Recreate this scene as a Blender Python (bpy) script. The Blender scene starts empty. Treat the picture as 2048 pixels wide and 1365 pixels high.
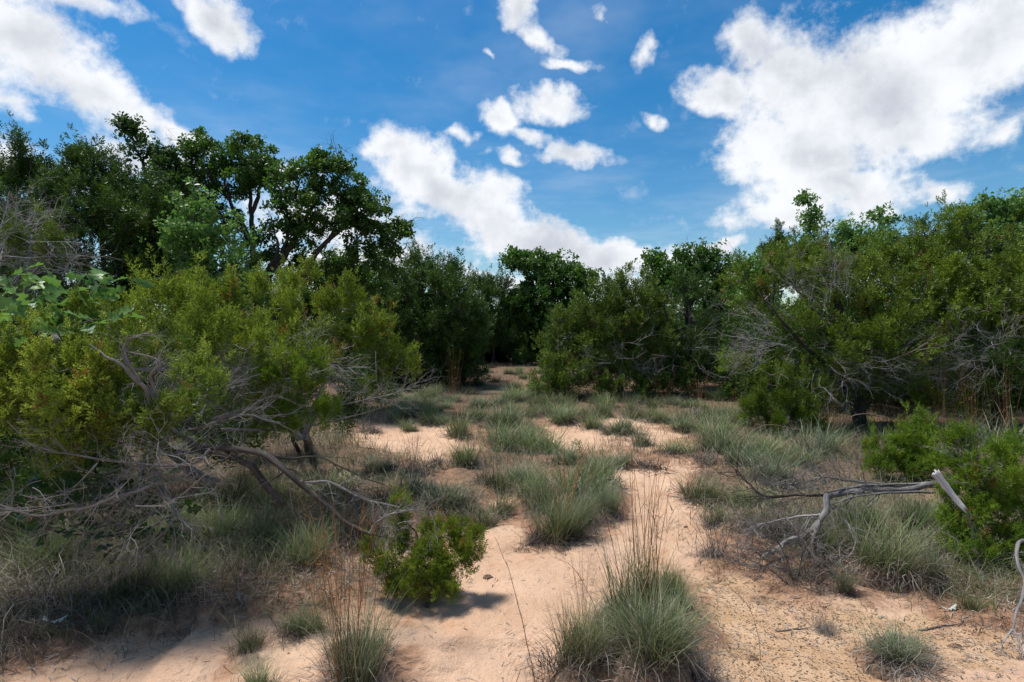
import bpy, math, random
import numpy as np
from mathutils import Vector

# ------------------------------------------------------------------ camera, sky, sun, exposure
S = bpy.context.scene
COL = S.collection
R = math.radians
EYE, FPX, CX, CY = 1.6, 1138.0, 1024.0, 682.5
cam_d = bpy.data.cameras.new('camera'); cam = bpy.data.objects.new('camera', cam_d); COL.objects.link(cam)
cam.location = (0, 0, EYE); cam.rotation_euler = (R(90), 0, 0)
cam_d.sensor_width = 36.0; cam_d.lens = 36.0 * FPX / 2048.0
cam_d.clip_start = 0.05; cam_d.clip_end = 3000
S.camera = cam
SUN_EL, SUN_AZ = 68.0, -72.0            # azimuth measured from +Y (view direction) towards +X
SKY_STRENGTH = 0.098
SUN_STRENGTH = 4.3
S.view_settings.view_transform = 'Standard'; S.view_settings.look = 'None'
S.view_settings.exposure = 0.47; S.view_settings.gamma = 1.0; S.view_settings.use_curve_mapping = False
S.cycles.max_bounces = 6; S.cycles.diffuse_bounces = 3; S.cycles.glossy_bounces = 2
S.cycles.transmission_bounces = 4; S.cycles.transparent_max_bounces = 4
S.cycles.use_denoising = True

sl = bpy.data.lights.new('sun', 'SUN'); so = bpy.data.objects.new('sun', sl); COL.objects.link(so)
sl.energy = SUN_STRENGTH; sl.angle = R(11.0); sl.color = (1.0, 0.955, 0.88)
sd = Vector((math.sin(R(SUN_AZ)) * math.cos(R(SUN_EL)), math.cos(R(SUN_AZ)) * math.cos(R(SUN_EL)), math.sin(R(SUN_EL))))
so.rotation_euler = sd.to_track_quat('Z', 'Y').to_euler()
so.location = (0, 0, 30)

class NT:
    """small helper to wire nodes"""
    def __init__(s, tree): s.t = tree; s.t.nodes.clear()
    def n(s, typ, **kw):
        nd = s.t.nodes.new(typ)
        for k, v in kw.items():
            if k == 'ins':
                for a, b in v.items():
                    if isinstance(b, bpy.types.NodeSocket): s.t.links.new(b, nd.inputs[a])
                    else: nd.inputs[a].default_value = b
            else: setattr(nd, k, v)
        return nd
    def m(s, op, a, b=None, c=None, clamp=False):
        nd = s.t.nodes.new('ShaderNodeMath'); nd.operation = op; nd.use_clamp = clamp
        for i, v in enumerate((a, b, c)):
            if v is None: continue
            if isinstance(v, bpy.types.NodeSocket): s.t.links.new(v, nd.inputs[i])
            else: nd.inputs[i].default_value = v
        return nd.outputs[0]
    def mr(s, v, a, b, c=0.0, d=1.0, smooth=True):
        nd = s.t.nodes.new('ShaderNodeMapRange'); nd.interpolation_type = 'SMOOTHSTEP' if smooth else 'LINEAR'
        s.t.links.new(v, nd.inputs[0])
        for i, x in zip((1, 2, 3, 4), (a, b, c, d)): nd.inputs[i].default_value = x
        return nd.outputs[0]
    def mix(s, f, a, b):
        nd = s.t.nodes.new('ShaderNodeMix'); nd.data_type = 'RGBA'
        for i, v in ((0, f), (6, a), (7, b)):
            if isinstance(v, bpy.types.NodeSocket): s.t.links.new(v, nd.inputs[i])
            elif i == 0: nd.inputs[0].default_value = v
            else: nd.inputs[i].default_value = (*v, 1.0)
        return nd.outputs[2]
    def noise(s, vec, scale, detail=4, rough=0.55, dist=0.0, out=0):
        nd = s.t.nodes.new('ShaderNodeTexNoise')
        if vec is not None: s.t.links.new(vec, nd.inputs['Vector'])
        nd.inputs['Scale'].default_value = scale; nd.inputs['Detail'].default_value = detail
        nd.inputs['Roughness'].default_value = rough; nd.inputs['Distortion'].default_value = dist
        return nd.outputs[out]
    def link(s, a, b): s.t.links.new(a, b)

def make_world():
    w = bpy.data.worlds.new('World'); S.world = w; w.use_nodes = True
    k = NT(w.node_tree)
    out = k.n('ShaderNodeOutputWorld'); bg = k.n('ShaderNodeBackground'); k.link(bg.outputs[0], out.inputs[0])
    sky = k.n('ShaderNodeTexSky', sky_type='NISHITA', sun_disc=False, sun_elevation=R(SUN_EL),
              sun_rotation=R(SUN_AZ), altitude=300, air_density=1.25, dust_density=0.3, ozone_density=2.5)
    hsv = k.n('ShaderNodeHueSaturation', ins={'Saturation': 1.46, 'Value': 0.88, 'Hue': 0.498, 'Color': sky.outputs[0]})
    tc = k.n('ShaderNodeTexCoord'); d = tc.outputs['Generated']
    sep = k.n('ShaderNodeSeparateXYZ', ins={0: d})
    yy = k.m('MAXIMUM', sep.outputs[1], 0.12)
    u = k.m('DIVIDE', sep.outputs[0], yy); v = k.m('DIVIDE', sep.outputs[2], yy)
    # warp the cloud outlines with noise of the sky direction
    wn = k.noise(d, 5.0, 4, 0.6, out=1)
    ws = k.n('ShaderNodeVectorMath', operation='SUBTRACT', ins={0: wn, 1: (0.5, 0.5, 0.5)})
    wsc = k.n('ShaderNodeVectorMath', operation='SCALE', ins={0: ws.outputs[0], 'Scale': 0.17})
    uv = k.n('ShaderNodeCombineXYZ', ins={0: u, 1: v})
    pz = k.n('ShaderNodeVectorMath', operation='ADD', ins={0: uv.outputs[0], 1: wsc.outputs[0]})
    pm = k.n('ShaderNodeVectorMath', operation='MULTIPLY', ins={0: pz.outputs[0], 1: (1, 1, 0)})
    blobs = [  # direction-plane ellipses: cx cy rx ry slope(deg, down-right) weight
        (60, 95, 260, 115, 24, 1.15), (200, 190, 230, 80, 32, 1.1), (340, 265, 150, 42, 30, 1.0), (20, 200, 110, 40, 15, .75),
        (170, 15, 190, 40, 5, .7), (450, 30, 130, 62, 38, 1.0), (30, 20, 90, 50, 10, .8),
        (1050, 22, 80, 60, 60, .95), (1105, 85, 95, 42, 35, .95), (1175, 140, 80, 24, 10, .85),
        (1315, 88, 62, 30, -50, .8), (1318, 250, 30, 25, 20, .72), (1225, 20, 60, 30, 0, .6),
        (1010, 250, 70, 48, 25, 1.0), (1110, 222, 105, 52, 0, 1.0), (1060, 285, 60, 28, 20, .85), (1150, 322, 100, 36, -3, 1.0),
        (930, 285, 40, 20, 0, .75), (1010, 330, 50, 22, 25, .75), (985, 125, 30, 14, 0, .6),
        (790, 310, 110, 55, 12, 1.0), (860, 370, 170, 90, 28, 1.25), (960, 430, 190, 85, 24, 1.25), (1080, 478, 220, 62, 10, 1.2),
        (1220, 500, 190, 52, 5, 1.15), (640, 430, 230, 80, 10, 1.0), (700, 520, 220, 70, 0, 1.0), (560, 330, 120, 30, 20, .7), (1100, 560, 420, 40, 0, .8),
        (1500, 100, 90, 80, 55, 1.1), (1440, 195, 100, 55, 30, 1.1), (1590, 175, 170, 150, 0, 1.25), (1760, 190, 300, 190, -22, 1.4),
        (1960, 90, 280, 160, -28, 1.3), (1600, 310, 210, 120, 0, 1.2), (1840, 290, 220, 80, -20, 1.1), (1680, 400, 300, 60, -4, 1.05),
        (1560, 440, 170, 55, 0, 1.0), (1870, 392, 120, 34, -6, .95), (2040, 260, 110, 40, -20, .75), (1370, 505, 110, 50, 0, .95),
        (1450, 490, 80, 30, 0, .8), (1500, 570, 400, 50, 0, .75), (60, 330, 200, 50, 20, .8), (280, 330, 170, 50, 15, .85),
        (-250, -60, 300, 150, 25, 1.0), (2400, 20, 350, 160, -25, 1.0), (700, -250, 300, 110, 20, .9), (1400, -330, 350, 120, -20, .9),
        (2350, 420, 260, 60, -5, .9), (-300, 380, 260, 70, 10, .9)]
    acc = None
    for (cx, cy, rx, ry, a, wt) in blobs:
        mp = k.n('ShaderNodeMapping', vector_type='TEXTURE', ins={'Vector': pm.outputs[0]})
        mp.inputs['Location'].default_value = ((cx - CX) / FPX, (CY - cy) / FPX, 0)
        mp.inputs['Rotation'].default_value = (0, 0, -R(a))
        mp.inputs['Scale'].default_value = (rx / FPX * 1.12, ry / FPX * 1.12, 1)
        g = k.n('ShaderNodeTexGradient', gradient_type='SPHERICAL', ins={0: mp.outputs[0]})
        e = k.m('MULTIPLY', g.outputs[1], wt)
        acc = e if acc is None else k.n('ShaderNodeMath', operation='SMOOTH_MAX', ins={0: acc, 1: e, 2: 0.15}).outputs[0]
    front = k.mr(sep.outputs[1], 0.12, 0.3)
    acc = k.m('MULTIPLY', acc, front)
    # generic scattered cumulus elsewhere in the sky: noise on the cloud plane
    zz = k.m('MAXIMUM', sep.outputs[2], 0.06)
    cp = k.n('ShaderNodeCombineXYZ', ins={0: k.m('DIVIDE', sep.outputs[0], zz), 1: k.m('DIVIDE', sep.outputs[1], zz)})
    gen = k.mr(k.noise(cp.outputs[0], 0.9, 3, 0.5), 0.47, 0.75, 0.0, 0.9)
    gen = k.m('MULTIPLY', gen, k.m('SUBTRACT', 1.0, front))
    acc = k.m('ADD', acc, gen)
    n1 = k.noise(d, 11.0, 12, 0.60, 0.15)
    n2 = k.noise(cp.outputs[0], 2.2, 6, 0.6)
    nz = k.m('ADD', k.m('MULTIPLY', k.m('SUBTRACT', n1, 0.5), 1.25), k.m('MULTIPLY', k.m('SUBTRACT', n2, 0.5), 0.45))
    keep = k.mr(acc, 0.0, 0.3, 0.25, 1.0)
    dens = k.m('ADD', acc, k.m('MULTIPLY', nz, keep))
    fine = k.m('MULTIPLY', k.m('SUBTRACT', k.noise(d, 34.0, 8, 0.62), 0.5), 0.9)
    dens = k.m('ADD', dens, k.m('MULTIPLY', fine, keep))
    alpha = k.m('POWER', k.mr(dens, 0.15, 0.74), 0.85)
    wisp = k.m('MULTIPLY', k.mr(k.noise(cp.outputs[0], 0.8, 5, 0.6), 0.4, 0.8), 0.22)
    alpha = k.m('MAXIMUM', alpha, wisp)
    # thick cores are grey underneath, thin edges bright
    thick = k.mr(k.m('ADD', acc, k.m('MULTIPLY', k.m('SUBTRACT', k.noise(d, 9.0, 7, 0.6), 0.5), 3.2)), 0.30, 1.75)
    ccol = k.mix(thick, (7.2, 7.35, 7.6), (4.4, 4.7, 5.3))
    col = k.mix(alpha, hsv.outputs[0], ccol)
    k.link(col, bg.inputs[0]); bg.inputs[1].default_value = SKY_STRENGTH
    w.cycles.sampling_method = 'MANUAL'; w.cycles.sample_map_resolution = 512
make_world()

# ------------------------------------------------------------------ geometry helpers
rng = np.random.default_rng(7)
def unit(v): return v / np.maximum(np.linalg.norm(v, axis=-1, keepdims=True), 1e-9)

def _hash(i, j, s):
    n = (i * 374761393 + j * 668265263 + s * 1442695041) & 0xFFFFFFFF
    n = ((n ^ (n >> 13)) * 1274126177) & 0xFFFFFFFF
    return ((n ^ (n >> 16)) & 0xFFFF) / 65535.0
def vnoise(x, y, s=0):
    x = np.asarray(x, float); y = np.asarray(y, float)
    i = np.floor(x).astype(np.int64); j = np.floor(y).astype(np.int64)
    fx = x - i; fy = y - j; fx = fx * fx * (3 - 2 * fx); fy = fy * fy * (3 - 2 * fy)
    a = _hash(i, j, s); b = _hash(i + 1, j, s); c = _hash(i, j + 1, s); d = _hash(i + 1, j + 1, s)
    return (a * (1 - fx) + b * fx) * (1 - fy) + (c * (1 - fx) + d * fx) * fy
def fbm(x, y, o=4, s=0):
    t = 0; a = .5
    for k in range(o): t = t + a * vnoise(x * 2 ** k + 17.3 * k, y * 2 ** k - 9.1 * k, s + k); a *= .5
    return t

# where things grow, written as patches of the view of the ground (px, py, rx, ry, weight)
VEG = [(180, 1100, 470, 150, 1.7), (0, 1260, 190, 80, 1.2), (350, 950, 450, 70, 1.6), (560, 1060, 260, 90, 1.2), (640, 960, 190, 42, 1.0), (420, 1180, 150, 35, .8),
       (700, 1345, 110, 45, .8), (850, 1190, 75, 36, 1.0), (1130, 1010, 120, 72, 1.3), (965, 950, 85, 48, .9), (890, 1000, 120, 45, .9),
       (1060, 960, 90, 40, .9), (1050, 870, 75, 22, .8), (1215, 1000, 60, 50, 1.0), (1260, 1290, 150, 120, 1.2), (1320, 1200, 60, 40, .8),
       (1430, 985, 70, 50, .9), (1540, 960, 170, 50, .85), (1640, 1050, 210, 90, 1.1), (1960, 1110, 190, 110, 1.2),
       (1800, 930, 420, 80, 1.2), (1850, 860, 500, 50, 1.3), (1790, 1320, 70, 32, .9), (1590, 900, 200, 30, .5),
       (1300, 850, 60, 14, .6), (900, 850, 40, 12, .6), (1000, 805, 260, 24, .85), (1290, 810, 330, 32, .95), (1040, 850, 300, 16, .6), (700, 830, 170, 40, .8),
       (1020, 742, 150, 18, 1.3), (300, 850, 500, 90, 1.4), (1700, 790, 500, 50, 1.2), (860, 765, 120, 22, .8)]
SAND = [(1160, 1200, 90, 110), (1040, 1320, 110, 120), (1330, 1040, 70, 60), (1310, 965, 70, 30), (380, 1340, 250, 60), (780, 880, 120, 40),
        (1230, 850, 120, 16), (980, 785, 40, 7), (1000, 1120, 60, 30), (1150, 880, 60, 18), (1310, 880, 60, 16), (1130, 840, 70, 8), (870, 890, 60, 20)]
GRAV = [(1480, 1230, 110, 130), (1600, 1310, 260, 120), (1880, 1300, 200, 80), (1080, 960, 40, 30), (930, 930, 60, 25)]
def patches(x, y, L, hard=1.0):
    yy = np.maximum(y, 0.8)
    px = CX + FPX * x / yy; py = CY + FPX * EYE / yy
    # ground climbs with distance, so shift rows back the same way
    py = CY + FPX * (EYE - prof(y)) / yy
    o = np.zeros_like(px)
    for e in L:
        w = e[4] if len(e) > 4 else 1.0
        q = ((px - e[0]) / e[2]) ** 2 + ((py - e[1]) / e[3]) ** 2
        o = np.maximum(o, w * np.exp(-0.9 * q))
    return o
def prof(y):
    t = np.clip((np.asarray(y, float) - 8.0) / 17.0, 0, 1)
    return 0.68 * t * t * (3 - 2 * t) * 0.9 + 0.05 * t - 0.01 * np.clip(y - 26, 0, 40)
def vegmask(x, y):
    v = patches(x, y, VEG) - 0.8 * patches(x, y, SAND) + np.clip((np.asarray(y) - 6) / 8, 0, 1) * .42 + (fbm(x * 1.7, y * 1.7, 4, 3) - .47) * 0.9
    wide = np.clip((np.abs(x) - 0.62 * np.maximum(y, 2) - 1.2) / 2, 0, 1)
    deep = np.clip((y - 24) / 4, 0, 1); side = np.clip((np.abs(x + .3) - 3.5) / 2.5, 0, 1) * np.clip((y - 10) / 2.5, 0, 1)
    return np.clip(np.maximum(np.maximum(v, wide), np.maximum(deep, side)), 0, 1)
def gz(x, y):
    x = np.asarray(x, float); y = np.asarray(y, float)
    v = vegmask(x, y)
    s = np.clip((v - .3) / .35, 0, 1); s = s * s * (3 - 2 * s)
    near = np.clip(1.2 - y / 25, .3, 1)
    z = prof(y) + 0.075 * s * near * (.6 + .8 * fbm(x * 3, y * 3, 3, 41)) + (fbm(x * .8, y * .8, 4, 11) - .47) * .10 + (fbm(x * 5, y * 5, 3, 21) - .44) * .030
    tr_ = np.clip((fbm(x * 1.3 + 5, y * 1.3, 4, 61) - .45) / .03, 0, 1); z = z + .035 * tr_ * near + (fbm(x * 15, y * 15, 3, 71) - .44) * .014 * np.clip(2 - y / 5, 0, 1)
    z = z + np.where(np.abs(x) > 12, (np.abs(x) - 12) * .012, 0)
    return z
def P(px, py, d): return np.array([(px - CX) / FPX * d, d, EYE - (py - CY) / FPX * d])
def G(px, py):
    """the ground point seen at a place of the photograph"""
    t = np.linspace(1.6, 60, 6000)
    x = (px - CX) / FPX * t; z = EYE - (py - CY) / FPX * t
    h = gz(x, t); i = np.argmax(z <= h) if (z <= h).any() else len(t) - 1
    return np.array([x[i], t[i], h[i]])
DSC = 1.0
def LB(px, py, rx, ry, d, rd=None):
    d = d * DSC
    """crown lobe: centre and radii in metres"""
    c = P(px, py, d); a, b = rx * d / FPX, ry * d / FPX
    return (*c, a, rd if rd else (a + b) / 2, b)

class MB:
    def __init__(s): s.V = []; s.F3 = []; s.F4 = []; s.A = []; s.W = []; s.n = 0
    def add(s, V, F3=None, F4=None, a=None, w=None):
        V = np.asarray(V, float).reshape(-1, 3); s.V.append(V)
        if F3 is not None and len(F3): s.F3.append(np.asarray(F3).reshape(-1, 3) + s.n)
        if F4 is not None and len(F4): s.F4.append(np.asarray(F4).reshape(-1, 4) + s.n)
        s.A.append(np.zeros(len(V)) if a is None else np.broadcast_to(a, (len(V),)).astype(float))
        s.W.append(V * 1.0 if w is None else w)
        s.n += len(V)
    def mesh(s, name, mat, smooth=False):
        me = bpy.data.meshes.new(name)
        V = np.concatenate(s.V) if s.V else np.zeros((0, 3))
        f3 = np.concatenate(s.F3) if s.F3 else np.zeros((0, 3), int)
        f4 = np.concatenate(s.F4) if s.F4 else np.zeros((0, 4), int)
        me.vertices.add(len(V)); me.vertices.foreach_set('co', V.astype(np.float32).ravel())
        li = np.concatenate([f3.ravel(), f4.ravel()]).astype(np.int32)
        me.loops.add(len(li)); me.loops.foreach_set('vertex_index', li)
        ls = np.concatenate([np.arange(len(f3)) * 3, len(f3) * 3 + np.arange(len(f4)) * 4]).astype(np.int32)
        me.polygons.add(len(ls)); me.polygons.foreach_set('loop_start', ls)
        if smooth: me.polygons.foreach_set('use_smooth', np.ones(len(ls), bool))
        me.update(calc_edges=True)
        at = me.attributes.new('rnd', 'FLOAT', 'POINT'); at.data.foreach_set('value', np.concatenate(s.A).astype(np.float32))
        at = me.attributes.new('wv', 'FLOAT_VECTOR', 'POINT'); at.data.foreach_set('vector', np.concatenate(s.W).astype(np.float32).ravel())
        me.materials.append(mat)
        return me
    def build(s, name, mat, parent=None, kind=None, smooth=False, origin=None):
        if origin is not None:
            s.V = [v - np.asarray(origin) for v in s.V]
        o = bpy.data.objects.new(name, s.mesh(name, mat, smooth)); COL.objects.link(o)
        if parent is not None: o.parent = parent
        if kind: o['kind'] = kind
        return o

def tag(o, label=None, cat=None, group=None, kind=None):
    if label: o['label'] = label
    if cat: o['category'] = cat
    if group: o['group'] = group
    if kind: o['kind'] = kind
    return o
def empty(name, loc, label, cat, group=None, rz=0.0):
    o = bpy.data.objects.new(name, None); COL.objects.link(o); o.empty_display_size = .1
    o.location = loc; o.rotation_euler = (0, 0, rz)
    return tag(o, label, cat, group)

def tubes(mb, Pt, Rd, sides=4, a=0.0, gnarl=0.0):
    """Pt (N,k,3) paths, Rd (N,k) radii -> one batch of tubes"""
    Pt = np.asarray(Pt, float); Rd = np.asarray(Rd, float)
    if Pt.ndim == 2: Pt = Pt[None]; Rd = Rd[None]
    N, k, _ = Pt.shape
    if N == 0: return
    T = unit(np.gradient(Pt, axis=1))
    m = unit(Pt[:, -1] - Pt[:, 0])
    ref = np.where(np.abs(m[:, 2:3]) < .8, np.array([[0, 0, 1.0]]), np.array([[1.0, 0, 0]]))[:, None, :]
    U = unit(np.cross(T, np.broadcast_to(ref, T.shape))); W = np.cross(T, U)
    th = np.linspace(0, 2 * np.pi, sides, endpoint=False)
    c, s_ = np.cos(th), np.sin(th)
    rr = Rd[:, :, None] * np.ones(sides)
    al = np.concatenate([np.zeros((N, 1)), np.cumsum(np.linalg.norm(np.diff(Pt, axis=1), axis=2), axis=1)], 1)
    if gnarl:
        ph = rng.uniform(0, 50, N)[:, None, None]
        rr = rr * (1 + gnarl * (vnoise(th[None, None, :] * 1.9 + ph, al[:, :, None] * 5 + ph, 5) - .5) * 2
                   + gnarl * .6 * np.sin(th[None, None, :] * 3 + al[:, :, None] * 2.5 + ph))
    V = Pt[:, :, None, :] + rr[..., None] * (U[:, :, None, :] * c[:, None] + W[:, :, None, :] * s_[:, None])
    wv = np.stack([np.broadcast_to(c, V.shape[:3]), np.broadcast_to(s_, V.shape[:3]), np.broadcast_to(al[:, :, None], V.shape[:3])], -1) \
         + rng.uniform(0, 30, (N, 1, 1, 3)) * [0, 0, 1]
    idx = np.arange(N * k * sides).reshape(N, k, sides)
    A0 = idx[:, :-1, :]; B0 = idx[:, 1:, :]
    F = np.stack([A0, np.roll(A0, -1, 2), np.roll(B0, -1, 2), B0], -1).reshape(-1, 4)
    mb.add(V.reshape(-1, 3), F4=F, a=np.repeat(np.broadcast_to(a, (N,)), k * sides) if np.ndim(a) else a, w=wv.reshape(-1, 3))

def spline(pts, n, jit=0.0):
    p = np.asarray(pts, float)
    q = np.concatenate([2 * p[:1] - p[1:2], p, 2 * p[-1:] - p[-2:-1]])
    t = np.linspace(0, len(p) - 1 - 1e-6, n); i = t.astype(int); f = (t - i)[:, None]
    a, b, c, d = q[i], q[i + 1], q[i + 2], q[i + 3]
    o = .5 * (2 * b + (c - a) * f + (2 * a - 5 * b + 4 * c - d) * f ** 2 + (3 * b - a - 3 * c + d) * f ** 3)
    if jit:
        j = rng.normal(0, jit, o.shape); j[1:-1] = (j[:-2] + 2 * j[1:-1] + j[2:]) / 3; j[0] = 0; j[-1] = 0; o = o + j
    return o

def twigs(mb, start, dirs, length, r0, levels=3, nch=4, spread=.7, up=0.0, wob=.22, k=6, sides=3, ret=None):
    """branching bare twigs, level by level"""
    st = np.atleast_2d(start); dr = unit(np.atleast_2d(dirs)); L = np.broadcast_to(length, (len(st),)).astype(float); r = np.broadcast_to(r0, (len(st),)).astype(float)
    for lv in range(levels):
        if lv == levels - 1 and lv: k = 4
        N = len(st); Pt = np.zeros((N, k, 3)); Pt[:, 0] = st; d = dr.copy()
        for j in range(1, k):
            d = unit(d + rng.normal(0, wob, d.shape) + np.array([0, 0, up]) * .3)
            Pt[:, j] = Pt[:, j - 1] + d * (L / (k - 1))[:, None]
        tp = np.linspace(1, .35 if lv < levels - 1 else .2, k)
        tubes(mb, Pt, r[:, None] * tp, sides if r.max() < .008 else sides + 2, a=rng.uniform(0, 1, N))
        if ret is not None: ret.append(Pt)
        if lv == levels - 1: break
        c = nch if np.isscalar(nch) else nch[lv]
        j = rng.integers(1, k - 1, (N, c)); f = rng.uniform(0, 1, (N, c))[..., None]
        ii = np.arange(N)[:, None]
        s2 = Pt[ii, j] * (1 - f) + Pt[ii, j + 1] * f
        ax = unit(Pt[ii, j + 1] - Pt[ii, j])
        d2 = unit(ax + rng.normal(0, spread, ax.shape))
        st = s2.reshape(-1, 3); dr = d2.reshape(-1, 3)
        L = (L[:, None] * rng.uniform(.35, .7, (N, c))).ravel(); r = (r[:, None] * rng.uniform(.4, .6, (N, c))).ravel()

def inst(mb, proto, pos, dirs, scale, a):
    """stamp a small prototype (axis +Z, unit size) at many places of one mesh"""
    pv, f3 = proto; N = len(pos)
    if N == 0: return
    z = unit(dirs); t = unit(rng.normal(0, 1, (N, 3))); x = unit(np.cross(t, z)); y = np.cross(z, x)
    M = np.stack([x, y, z], 1) * np.reshape(scale, (-1, 1, 1))
    V = np.einsum('vi,nij->nvj', pv, M) + pos[:, None, :]
    F = f3[None] + (np.arange(N) * len(pv))[:, None, None]
    mb.add(V.reshape(-1, 3), F3=F.reshape(-1, 3), a=np.repeat(a, len(pv)))

def proto_juniper_fine(seed):
    """spray of scale-leaved juniper: shoots round an axis, each a string of tiny pointed leaves"""
    g = np.random.default_rng(seed); V = []; F = []
    n = 9
    for i in range(n):
        t = .12 + .86 * i / (n - 1); az = i * 2.4 + g.uniform(-.4, .4)
        L = (.46 * (1 - t * .66)) * g.uniform(.8, 1.15)
        el = .55 + .7 * t if i < n - 1 else 1.5
        d = np.array([math.cos(az) * math.cos(el), math.sin(az) * math.cos(el), math.sin(el)])
        o = np.array([0, 0, t * .8]); m = 3
        u = unit(np.cross(d, g.normal(0, 1, 3))); w = np.cross(d, u)
        for j in range(m):
            s = j / m; a2 = j * 2.1 + g.uniform(0, 1); q = math.cos(a2) * u + math.sin(a2) * w
            b = o + d * L * s; tip = b + d * L * .42 + q * .05; wd = np.cross(q, d) * .052 * (1.25 - s * .5)
            k = len(V); V += [b - wd, b + wd, tip]; F.append((k, k + 1, k + 2))
    return np.array(V), np.array(F)
def proto_juniper_coarse(seed, n=9, both=True, wid=.068):
    g = np.random.default_rng(seed); V = []; F = []
    for i in range(n):
        t = .05 + .9 * i / (n - 1); az = i * 2.4 + g.uniform(-.5, .5); el = .45 + .75 * t
        L = .48 * (1 - t * .6) * g.uniform(.8, 1.2)
        d = np.array([math.cos(az) * math.cos(el), math.sin(az) * math.cos(el), math.sin(el)])
        o = np.array([0, 0, t * .7]); u = unit(np.cross(d, g.normal(0, 1, 3)))
        for q in ((u, np.cross(d, u)) if both else (u,)):
            w = q * wid; k = len(V); V += [o + d * L * .1 - w, o + d * L * .35 + w, o + d * L]; F.append((k, k + 1, k + 2))
    return np.array(V), np.array(F)
def leaf_tris(o, d, side, L, W, fold, lobed=False):
    n = np.cross(side, d)
    if not lobed:
        V = [o, o + d * L * .55 + side * W * .5 + n * fold, o + d * L, o + d * L * .55 - side * W * .5 + n * fold, o + d * L * .5]
        return V[:4], [(0, 1, 2), (0, 2, 3)]
    pr = [(.0, .03), (.16, .12), (.26, .38), (.36, .34), (.46, .13), (.60, .56), (.74, .50), (.80, .22), (.93, .26), (1, .0)]
    V = [o + d * L * a + n * (-fold * a * a) for a, b in pr]
    m = len(pr)
    V += [o + d * L * a + side * W * b + n * fold * b - n * fold * a * a for a, b in pr] + [o + d * L * a - side * W * b + n * fold * b - n * fold * a * a for a, b in pr]
    F = []
    for i in range(m - 1):
        F += [(i, i + 1, m + i + 1), (i, m + i + 1, m + i), (i + 1, i, 2 * m + i), (i + 1, 2 * m + i, 2 * m + i + 1)]
    return V, F
def proto_oak(seed, n=8):
    g = np.random.default_rng(seed); V = []; F = []
    for i in range(n):
        az = i * 2.4 + g.uniform(-.5, .5); el = g.uniform(-.5, .9)
        d = np.array([math.cos(az) * math.cos(el), math.sin(az) * math.cos(el), math.sin(el)])
        o = np.array([0, 0, g.uniform(-.1, .5)]) + d * .12
        s = unit(np.cross(d, g.normal(0, .5, 3) + [0, 0, 1])); L = g.uniform(.45, .7)
        v, f = leaf_tris(o, d, s, L, L * .62, .06)
        k = len(V); V += v; F += [tuple(x + k for x in q) for q in f]
    return np.array(V), np.array(F)
JF = [proto_juniper_fine(i) for i in range(4)]
JC = [proto_juniper_coarse(i, 8, True, .046) for i in range(4)]
JX = [proto_juniper_coarse(i, 9, False, .066) for i in range(4)]
OK = [proto_oak(i) for i in range(4)]

# ------------------------------------------------------------------ materials
def mat_base(name):
    m = bpy.data.materials.new(name); m.use_nodes = True; return m, NT(m.node_tree)
def attr(k, name): return k.n('ShaderNodeAttribute', attribute_name=name)
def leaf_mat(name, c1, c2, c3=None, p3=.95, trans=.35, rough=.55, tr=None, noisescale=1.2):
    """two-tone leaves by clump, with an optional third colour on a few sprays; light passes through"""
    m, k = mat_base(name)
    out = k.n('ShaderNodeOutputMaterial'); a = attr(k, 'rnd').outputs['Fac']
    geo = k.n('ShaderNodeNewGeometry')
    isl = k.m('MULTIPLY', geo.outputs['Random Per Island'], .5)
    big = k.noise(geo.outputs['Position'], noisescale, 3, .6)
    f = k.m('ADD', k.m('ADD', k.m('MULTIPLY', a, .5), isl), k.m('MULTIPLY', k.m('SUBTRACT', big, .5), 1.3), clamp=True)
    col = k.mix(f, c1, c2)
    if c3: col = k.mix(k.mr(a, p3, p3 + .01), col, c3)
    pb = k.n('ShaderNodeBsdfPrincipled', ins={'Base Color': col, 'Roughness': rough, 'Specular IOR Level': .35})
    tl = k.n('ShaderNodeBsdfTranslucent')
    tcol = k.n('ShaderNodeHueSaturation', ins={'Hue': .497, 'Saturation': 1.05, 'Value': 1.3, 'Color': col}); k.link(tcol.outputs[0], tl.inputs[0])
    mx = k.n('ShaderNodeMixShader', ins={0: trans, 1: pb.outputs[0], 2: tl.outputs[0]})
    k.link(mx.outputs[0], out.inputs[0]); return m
def wood_mat(name, c1, c2, streak=6.0, rough=.85, lichen=None):
    m, k = mat_base(name)
    out = k.n('ShaderNodeOutputMaterial'); w = attr(k, 'wv').outputs['Vector']
    mp = k.n('ShaderNodeMapping', ins={'Vector': w}); mp.inputs['Scale'].default_value = (1.6, 1.6, 1.2)
    n = k.noise(mp.outputs[0], streak, 5, .65)
    mp2 = k.n('ShaderNodeMapping', ins={'Vector': w}); mp2.inputs['Scale'].default_value = (.5, .5, 4)
    n2 = k.noise(mp2.outputs[0], 2.0, 4, .6)
    f = k.mr(k.m('ADD', k.m('MULTIPLY', n, .75), k.m('MULTIPLY', n2, .4)), .38, .75)
    col = k.mix(f, c1, c2)
    if lichen: col = k.mix(k.m('MULTIPLY', k.mr(k.noise(k.n('ShaderNodeNewGeometry').outputs['Position'], 14, 4), .6, .68), .7), col, lichen)
    b = k.n('ShaderNodeBump', ins={'Strength': .7, 'Distance': .006, 'Height': n})
    pb = k.n('ShaderNodeBsdfPrincipled', ins={'Base Color': col, 'Roughness': rough, 'Specular IOR Level': .2, 'Normal': b.outputs[0]})
    k.link(pb.outputs[0], out.inputs[0]); return m

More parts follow.
